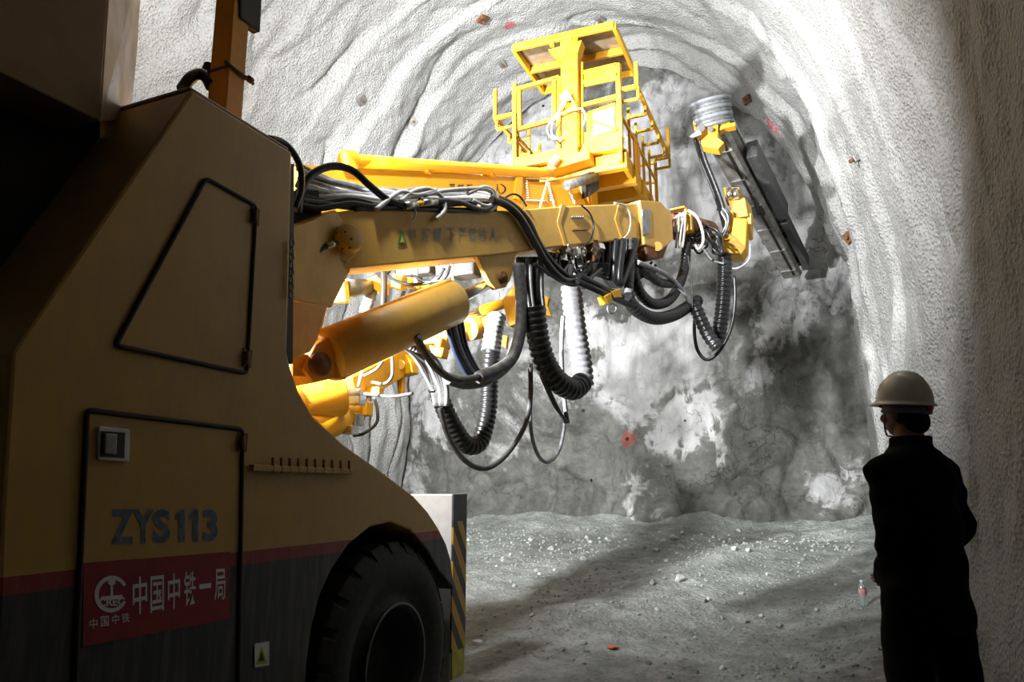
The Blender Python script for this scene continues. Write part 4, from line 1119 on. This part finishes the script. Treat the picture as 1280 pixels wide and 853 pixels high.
# valves clustered below the beam: pale metal blocks and fittings
rv = random.Random(77)
for i in range(26):
    x = rv.uniform(690, 750); y = 311 + rv.uniform(0, 12) - (x - 690) * .03
    p = bo(x, y, rv.uniform(-.22, .0)); s = rv.uniform(.03, .07)
    obj('hydraulic_valve', MB().box(p, s, s * rv.uniform(.8, 1.6), s, Euler((rv.uniform(-.4, .4), rv.uniform(-.4, .4), rv.uniform(0, 1.5))).to_matrix()).cyl(p, p + V((rv.uniform(-.05, .05), -.03, -.05)), s * .3, 8), M['chrome'], boom, .004)
for i in range(16):
    x = rv.uniform(672, 800); y = 322 + rv.uniform(0, 22)
    p = bo(x, y, rv.uniform(-.24, -.08)); s = rv.uniform(.07, .14)
    obj('valve_housing', MB().box(p, s, s * rv.uniform(.8, 1.6), s, Euler((rv.uniform(-.4, .4), rv.uniform(-.4, .4), rv.uniform(0, 1.5))).to_matrix()), M['black'], boom, .01)
obj('valve_lug', MB().prism([bo(742, 300, .0), bo(748, 300, .0), bo(749, 322, .0), bo(744, 326, .0)], -bn * .1), M['rust'], boom)
for i in range(12):
    r = random.Random(i + 90); x = 680 + i * 10
    hose([(x, 318), (x + r.uniform(-8, 8), 332 + r.uniform(0, 8)), (x + r.uniform(5, 25), 345 + r.uniform(-6, 6)), (x + r.uniform(20, 40), 330 + r.uniform(-8, 6))], .015, 'hose' if i % 3 else 'hosedull', off=-.05)
hb = MB().prism([bo(806, 296, .03), bo(838, 300, .03), bo(830, 322, .03), bo(810, 326, .03)], -bn * .3)
obj('head_knuckle', hb, M['rust'], hd, .02)
obj('head_pin', MB().cyl(bo(822, 308, .06), bo(822, 308, -.1), .05, 18), M['tan'], hd)

# ---- work lamps on the hood front, turned to the face
LAMPS = [(-4.15, 3.05, 3.72), (-3.3, 2.75, 3.35)]
for i, L in enumerate(((-3.55, 3.02, 5.3), (-3.85, 3.02, 5.3), (-2.42, 3.1, 5.3))):
    p = V(L)
    lm = obj('work_lamp', MB().box(p + V((0, -.06, 0)), .24, .10, .18), M['black'], J, .01)
    obj('lamp_bracket', MB().box(p + V((0, -.06, .12)), .05, .05, .08), M['black'], lm)
for L in ((-4.0, 2.93, 3.0),):
    p = V(L)
    lm = obj('work_lamp', MB().box(p + V((0, -.02, 0)), .24, .08, .16), M['black'], J, .01)
    obj('lamp_bracket', MB().box(p + V((0, -.02, -.18)), .05, .05, .22), M['black'], lm)
cpz = 5.46
obj('lamp_rail', MB().prism([V((-2.25, 2.75, cpz)), V((-2.25, 3.05, cpz)), V((-4.2, 3.05, cpz)), V((-4.2, 2.75, cpz))], (0, 0, .10)), M['orange'], J, .01)

# ================================================================== water bottle
bp_ = at(1080, 752, Y=7.4)
hb_ = FLB.ray_cast(CAM, ray(1080, 757).normalized())[0]
bt = root('water_bottle', hb_, 'clear plastic water bottle with pink label standing on the floor beside the man', 'bottle')
tg = NT('clear plastic'); tg.b.inputs['Transmission Weight'].default_value = .75; tg.out((.85, .88, .9), .12)
q = hb_ + V((0, 0, -.005))
obj('bottle_body', MB().lathe(q, (0, 0, 1), [(0, 0), (0, .03), (.01, .034), (.12, .034), (.16, .033), (.19, .018), (.205, .014)], 24), tg.m, bt)
obj('bottle_label', MB().lathe(q + V((0, 0, .10)), (0, 0, 1), [(0, .0352), (.055, .0352)], 24), plain('pink label', (.75, .35, .35), .5, var=.5, scale=40), bt)
obj('bottle_cap', MB().lathe(q + V((0, 0, .203)), (0, 0, 1), [(0, .016), (.018, .016), (.018, 0)], 16), M['white'], bt)
hb2 = FLB.ray_cast(CAM, ray(766, 812).normalized())[0]
mb = MB(); mb.prism([hb2 + V((-.045, -.015, .006)), hb2 + V((.01, -.03, .012)), hb2 + V((.05, .0, .01)), hb2 + V((.02, .035, .006)), hb2 + V((-.03, .03, .012))], (.004, 0, .012))
ms_ = NT('orange red plastic'); ms_.out((.8, .12, .03), .5)
o = obj('plastic_scrap', mb, ms_.m); tag(o, 'small scrap of orange red plastic on the floor at the edge of the shadow', 'scrap')
bpy.context.view_layer.update()

MAN_YAW, MAN_HEAD, HAT_TILT = 40, 6, 6
# ================================================================== the man
def remeshed(name, mb, vox, mat, parent=None, smooth=2, keep=None):
    me = bpy.data.meshes.new('r'); me.from_pydata([tuple(p) for p in mb.v], [], mb.f)
    bm = bmesh.new(); bm.from_mesh(me); bmesh.ops.recalc_face_normals(bm, faces=bm.faces); bm.to_mesh(me); bm.free()
    o = bpy.data.objects.new('r', me); COL.objects.link(o)
    r = o.modifiers.new('r', 'REMESH'); r.mode = 'VOXEL'; r.voxel_size = vox; r.use_smooth_shade = True
    if smooth: s = o.modifiers.new('s', 'SMOOTH'); s.iterations = smooth; s.factor = .5
    dg = bpy.context.evaluated_depsgraph_get(); m2 = bpy.data.meshes.new_from_object(o.evaluated_get(dg))
    bpy.data.objects.remove(o); bpy.data.meshes.remove(me)
    m2.name = name; m2.materials.clear(); m2.materials.append(mat)
    m2.polygons.foreach_set('use_smooth', [True] * len(m2.polygons))
    q = bpy.data.objects.new(name, m2); COL.objects.link(q)
    if parent: q.parent = parent
    return q
def ellipsoid(mb, c, r, rot=None, n=20, m=14):
    c = V(c); vs = []; fs = []
    for i in range(m + 1):
        f = math.pi * i / m
        for k in range(n):
            a = 2 * math.pi * k / n
            p = V((r[0] * math.sin(f) * math.cos(a), r[1] * math.sin(f) * math.sin(a), r[2] * math.cos(f)))
            vs.append(c + (rot @ p if rot else p))
    for i in range(m):
        for k in range(n):
            k2 = (k + 1) % n; fs.append((i * n + k, (i + 1) * n + k, (i + 1) * n + k2, i * n + k2))
    mb.add(vs, fs, True)
def loft(mb, secs, n=28, e=2.3):
    """secs: (centre, rx, ry) stacked; superellipse sections in the horizontal plane"""
    vs = []; fs = []
    for c, rx, ry in secs:
        for k in range(n):
            a = 2 * math.pi * k / n; ca, sa = math.cos(a), math.sin(a)
            vs.append(V(c) + V((rx * math.copysign(abs(ca) ** (2 / e), ca), ry * math.copysign(abs(sa) ** (2 / e), sa), 0)))
    for i in range(len(secs) - 1):
        for k in range(n):
            k2 = (k + 1) % n; fs.append((i * n + k, i * n + k2, (i + 1) * n + k2, (i + 1) * n + k))
    fs.append(list(range(n))[::-1]); L = (len(secs) - 1) * n; fs.append([L + k for k in range(n)])
    mb.add(vs, fs, True)

man_d = 3.1
mp = at(1152, 700, D=man_d); mz = gz(mp.x, mp.y)
HT = Matrix.Rotation(math.radians(MAN_HEAD), 4, 'Z')
def Hd(p): p = V(p); return HT @ (p - V((0, -.01, 0))) + V((0, -.01, 0))
b = MB()
# head, neck
hm = MB()
ellipsoid(hm, (0, -.005, 1.675), (.078, .098, .112)); ellipsoid(hm, (0, .028, 1.612), (.058, .068, .066)); ellipsoid(hm, (0, .055, 1.578), (.032, .034, .026))
ellipsoid(hm, (0, .105, 1.638), (.014, .020, .024)); ellipsoid(hm, (0, .094, 1.665), (.012, .018, .03)); ellipsoid(hm, (0, .092, 1.600), (.026, .012, .007)); ellipsoid(hm, (0, .092, 1.588), (.022, .011, .007))
for s in (-1, 1):
    ellipsoid(hm, (s * .036, .082, 1.690), (.026, .016, .008)); ellipsoid(hm, (s * .042, .070, 1.632), (.022, .024, .022))
    ellipsoid(hm, (s * .080, -.008, 1.650), (.010, .020, .033), Euler((.15, 0, s * -.35)).to_matrix())
b.add([Hd(p) for p in hm.v], hm.f, True)
b.tube([(0, -.03, 1.42), (0, -.02, 1.50), (0, -.005, 1.60)], [.068, .060, .058], 20)
# trunk and limbs
loft(b, [((0, 0, .86), .155, .105), ((0, 0, .95), .165, .11), ((0, 0, 1.08), .145, .10), ((0, .005, 1.25), .17, .115), ((0, 0, 1.38), .185, .105), ((0, -.015, 1.46), .11, .075)])
ARM = {}
for s in (-1, 1):
    b.tube(smooth_path([(s * .09, 0, .90), (s * .12, .01, .65), (s * .13, .0, .48), (s * .125, -.015, .30), (s * .118, -.02, .09)], 4), [.085 - .045 * i / 16 for i in range(17)], 16)
    sh, el, wr = V((s * .165, -.01, 1.41)), V((s * .186, -.03, 1.13)), V((s * .07, .125, .95 + s * .045)); ARM[s] = (sh, el, wr)
    b.tube(smooth_path([sh, sh.lerp(el, .5), el, el.lerp(wr, .5), wr], 4), [.052, .051, .050, .049, .048, .047, .046, .044, .043, .042, .041, .039, .036, .034, .031, .029, .027], 14)
    # hand: palm, four fingers, thumb
    d = (wr - el).normalized(); pc = wr + d * .055
    fw = V((0, 1, 0)); fw = (fw - d * fw.dot(d)).normalized(); ot = d.cross(fw)
    ellipsoid(b, pc, (.018, .042, .056), Matrix((ot, fw, d)).transposed())
    inn = V((-s, 0, 0))
    for k, L in enumerate((.078, .086, .080, .062)):
        r0 = pc + d * .040 + fw * (.030 - .0205 * k); p1 = r0 + d * L * .42 + inn * .006; p2 = p1 + d * L * .32 + inn * .016; p3 = p2 + d * L * .22 + inn * .022
        b.tube([r0 - d * .02, r0, p1, p2, p3], [.0095, .0092, .0085, .0078, .006], 10)
    t0 = pc - d * .018 + fw * .030; t1 = t0 + fw * .030 + d * .022 + inn * .010; t2 = t1 + fw * .012 + d * .030 + inn * .012
    b.tube([pc - d * .02, t0, t1, t2], [.016, .013, .0105, .007], 10)
    ellipsoid(b, (s * .12, .07, .045), (.042, .12, .038))
man = remeshed('person', b, .006, M['skin'])
WORLD['person'] = V((0, 0, 0))
man.location = (mp.x, mp.y, mz); man.rotation_euler = (0, 0, math.radians(MAN_YAW))
tag(man, 'person in black work clothes and white hard hat standing with back turned, watching the rig', 'person')
# jacket: body, sleeves and stand-up collar in one cloth surface
j = MB()
loft(j, [((0, .0, .72), .190, .150), ((0, .0, .80), .187, .147), ((0, 0, .90), .19, .148), ((0, 0, 1.05), .18, .142), ((0, .0, 1.22), .185, .145), ((0, -.005, 1.34), .188, .138), ((0, -.012, 1.42), .172, .118), ((0, -.02, 1.475), .125, .095), ((0, -.02, 1.50), .085, .082)])
loft(j, [((0, -.02, 1.46), .090, .088), ((0, -.022, 1.50), .082, .082), ((0, -.018, 1.545), .080, .080)])
for s in (-1, 1):
    sh, el, wr = ARM[s]
    P = smooth_path([sh + V((-s * .05, 0, .0)), sh + V((s * .012, 0, -.03)), sh.lerp(el, .5), el + V((s * .01, -.01, 0)), el.lerp(wr, .5), wr], 4)
    j.tube(P, [.062 + .010 * math.sin(math.pi * min(1, i / 9)) - .012 * max(0, (i - 10) / 10) + .006 * math.sin(i * 1.9) for i in range(len(P))], 18)
    j.tube([wr - (wr - el).normalized() * .05, wr + (wr - el).normalized() * .01], [.056, .054], 18)
# folds
jk = remeshed('jacket', j, .011, M['cloth'], man, 3)
for v in jk.data.vertices:
    p = v.co; v.co += V((p.x, p.y, 0)).normalized() * .006 * (math.sin(p.z * 34 + p.x * 14 + 3 * math.sin(p.y * 9)) + .7 * math.sin(p.z * 17 - p.x * 31))
tr = MB()
loft(tr, [((0, 0, .78), .175, .125), ((0, 0, .90), .185, .13)])
for s in (-1, 1):
    tr.tube(smooth_path([(s * .09, 0, .88), (s * .12, .01, .65), (s * .13, .0, .48), (s * .125, -.01, .30), (s * .118, -.01, .10)], 4), [.108 - .03 * i / 16 + .003 * math.sin(i * 2.2) for i in range(17)], 18)
remeshed('trousers', tr, .012, M['cloth'], man, 2)
for s in (-1, 1):
    bt_ = MB(); ellipsoid(bt_, (s * .12, .065, .045), (.054, .145, .055)); bt_.box((s * .12, .065, .012), .10, .28, .024); bt_.tube([(s * .118, -.02, .04), (s * .118, -.02, .22)], [.062, .066], 16)
    remeshed('boot', bt_, .010, M['rubber'], man, 2)
# hair
hr = MB(); ellipsoid(hr, Hd((0, -.020, 1.672)), (.082, .088, .104), HT.to_3x3()); ellipsoid(hr, Hd((0, -.055, 1.610)), (.066, .050, .060), HT.to_3x3())
obj('hair', hr, M['hair'], man)
for s in (-1, 1):
    e = MB(); ellipsoid(e, Hd((s * .033, .083, 1.668)), (.012, .010, .010)); obj('eye', e, M['white'], man)
# hard hat
TI = Matrix.Rotation(math.radians(HAT_TILT), 4, 'X')
def hat(p): return Hd(V((0, -.005, 1.70)) + TI @ V(p))
vs = []; fs = []; n = 56
rows = [(.000, 1.0, 0)] 
prof = [(math.sin(a), math.cos(a)) for a in np.linspace(math.pi / 2, .02, 16)]
for (rr_, hh) in prof[::1]:
    for k in range(n):
        a = 2 * math.pi * k / n; x, y = math.cos(a) * .108 * rr_ ** .9, math.sin(a) * .126 * rr_ ** .9
        zz = .135 * hh
        rb = math.exp(-(x / .026) ** 4) * min(1, hh * 1.8); zz += .014 * rb * (1 if hh > .12 else hh / .12)
        sd = math.exp(-((abs(x) - .055) / .016) ** 2) * min(1, hh * 1.5); zz += .004 * sd
        vs.append(V((x, y, zz)))
rim = []
for (w, dz) in ((.010, -.004), (.020, -.012), (.019, -.017), (.004, -.008), (-.010, .004)):
    for k in range(n):
        a = 2 * math.pi * k / n
        pk = max(0, math.sin(a)) ** 2.0
        e = w + (pk * .048 if w > .008 else 0) * (1 if w > .015 else .5)
        rim.append(V((math.cos(a) * (.108 + w * .7), math.sin(a) * (.126 + e * .75), dz - pk * (.006 if w > .008 else 0))))
nrow = len(prof)
allv = rim[::1]
allr = [rim[i * n:(i + 1) * n] for i in range(5)]
order = [allr[3], allr[2], allr[1], allr[0]] + [vs[i * n:(i + 1) * n] for i in range(nrow)]
flat = [hat(p) for r_ in order for p in r_]
for i in range(len(order) - 1):
    for k in range(n):
        k2 = (k + 1) % n; fs.append((i * n + k, i * n + k2, (i + 1) * n + k2, (i + 1) * n + k))
top = (len(order) - 1) * n; fs.append([top + k for k in range(n)])
hh = obj('hard_hat', MB().add(flat, fs, True), M['helmet'], man); hh['label'] = 'white hard hat'
sd = hh.modifiers.new('s', 'SUBSURF'); sd.levels = 1; sd.render_levels = 1
bd_ = MB(); vs = []; fs = []
A_ = np.linspace(math.radians(160), math.radians(380), 40)
for a in A_:
    for (r_, z_) in ((.104, .004), (.108, -.040), (.103, -.052), (.098, .004)):
        vs.append(hat((math.cos(a) * r_ * .93, math.sin(a) * r_ * 1.10, z_)))
for i in range(39):
    for k in range(4): fs.append((i * 4 + k, i * 4 + (k + 1) % 4, i * 4 + 4 + (k + 1) % 4, i * 4 + 4 + k))
obj('head_band', bd_.add(vs, fs, True), M['band'], hh)
kn_ = hat((.0, -.117, -.024)); dn = (hat((.0, -1, -.018)) - kn_).normalized()
obj('band_knob', MB().cyl(kn_, kn_ + dn * .014, .017, 20), M['reddot'], hh)
cs = [Hd(p) for p in ((-.086, .02, 1.69), (-.080, .045, 1.62), (-.040, .075, 1.560), (0, .085, 1.552), (.040, .075, 1.560), (.080, .045, 1.62), (.086, .02, 1.69))]
obj('chin_strap', MB().tube(smooth_path(cs, 6), .004, 6), M['hosegrey'], hh)


# ------------------------------------------------------------------ light
def spot(name, loc, target, power, angle, blend, size=.09, col=(.97, .985, 1)):
    d = bpy.data.lights.new(name, 'SPOT'); d.energy = power; d.spot_size = math.radians(angle); d.spot_blend = blend; d.shadow_soft_size = size; d.color = col
    o = bpy.data.objects.new(name, d); COL.objects.link(o); o.location = loc
    o.rotation_euler = (V(target) - V(loc)).to_track_quat('-Z', 'Y').to_euler(); return o
spot('lamp_main', (-3.55, 3.12, 5.3), (-2.9, 10.5, 5.9), 3400, 108, .85)
spot('lamp_roof', (-3.85, 3.12, 5.3), (-5.4, 6.6, 9.0), 1350, 110, .7)
spot('lamp_boom', (-2.42, 3.2, 5.3), (-2.75, 4.9, 3.4), 330, 64, .6)
spot('lamp_low', (-4.0, 3.0, 3.0), (-2.3, 10.5, 4.7), 3700, 104, .8)
spot('lamp_wall', (-2.35, 3.14, 5.3), (1.0, 9.6, 4.3), 1600, 80, .95)
spot('lamp_deck', (-3.9, 3.05, 2.9), (-2.8, 4.5, 1.7), 380, 100, .6)
w = bpy.data.worlds.new('world'); SC.world = w; w.use_nodes = True
w.node_tree.nodes['Background'].inputs['Color'].default_value = (.8, .85, 1, 1); w.node_tree.nodes['Background'].inputs['Strength'].default_value = .004
vs = SC.view_settings; vs.view_transform = 'Standard'; vs.look = 'None'; vs.gamma = 1; vs.exposure = 0; vs.use_curve_mapping = False
SC.cycles.max_bounces = 8; SC.cycles.diffuse_bounces = 2; SC.cycles.sample_clamp_indirect = 8
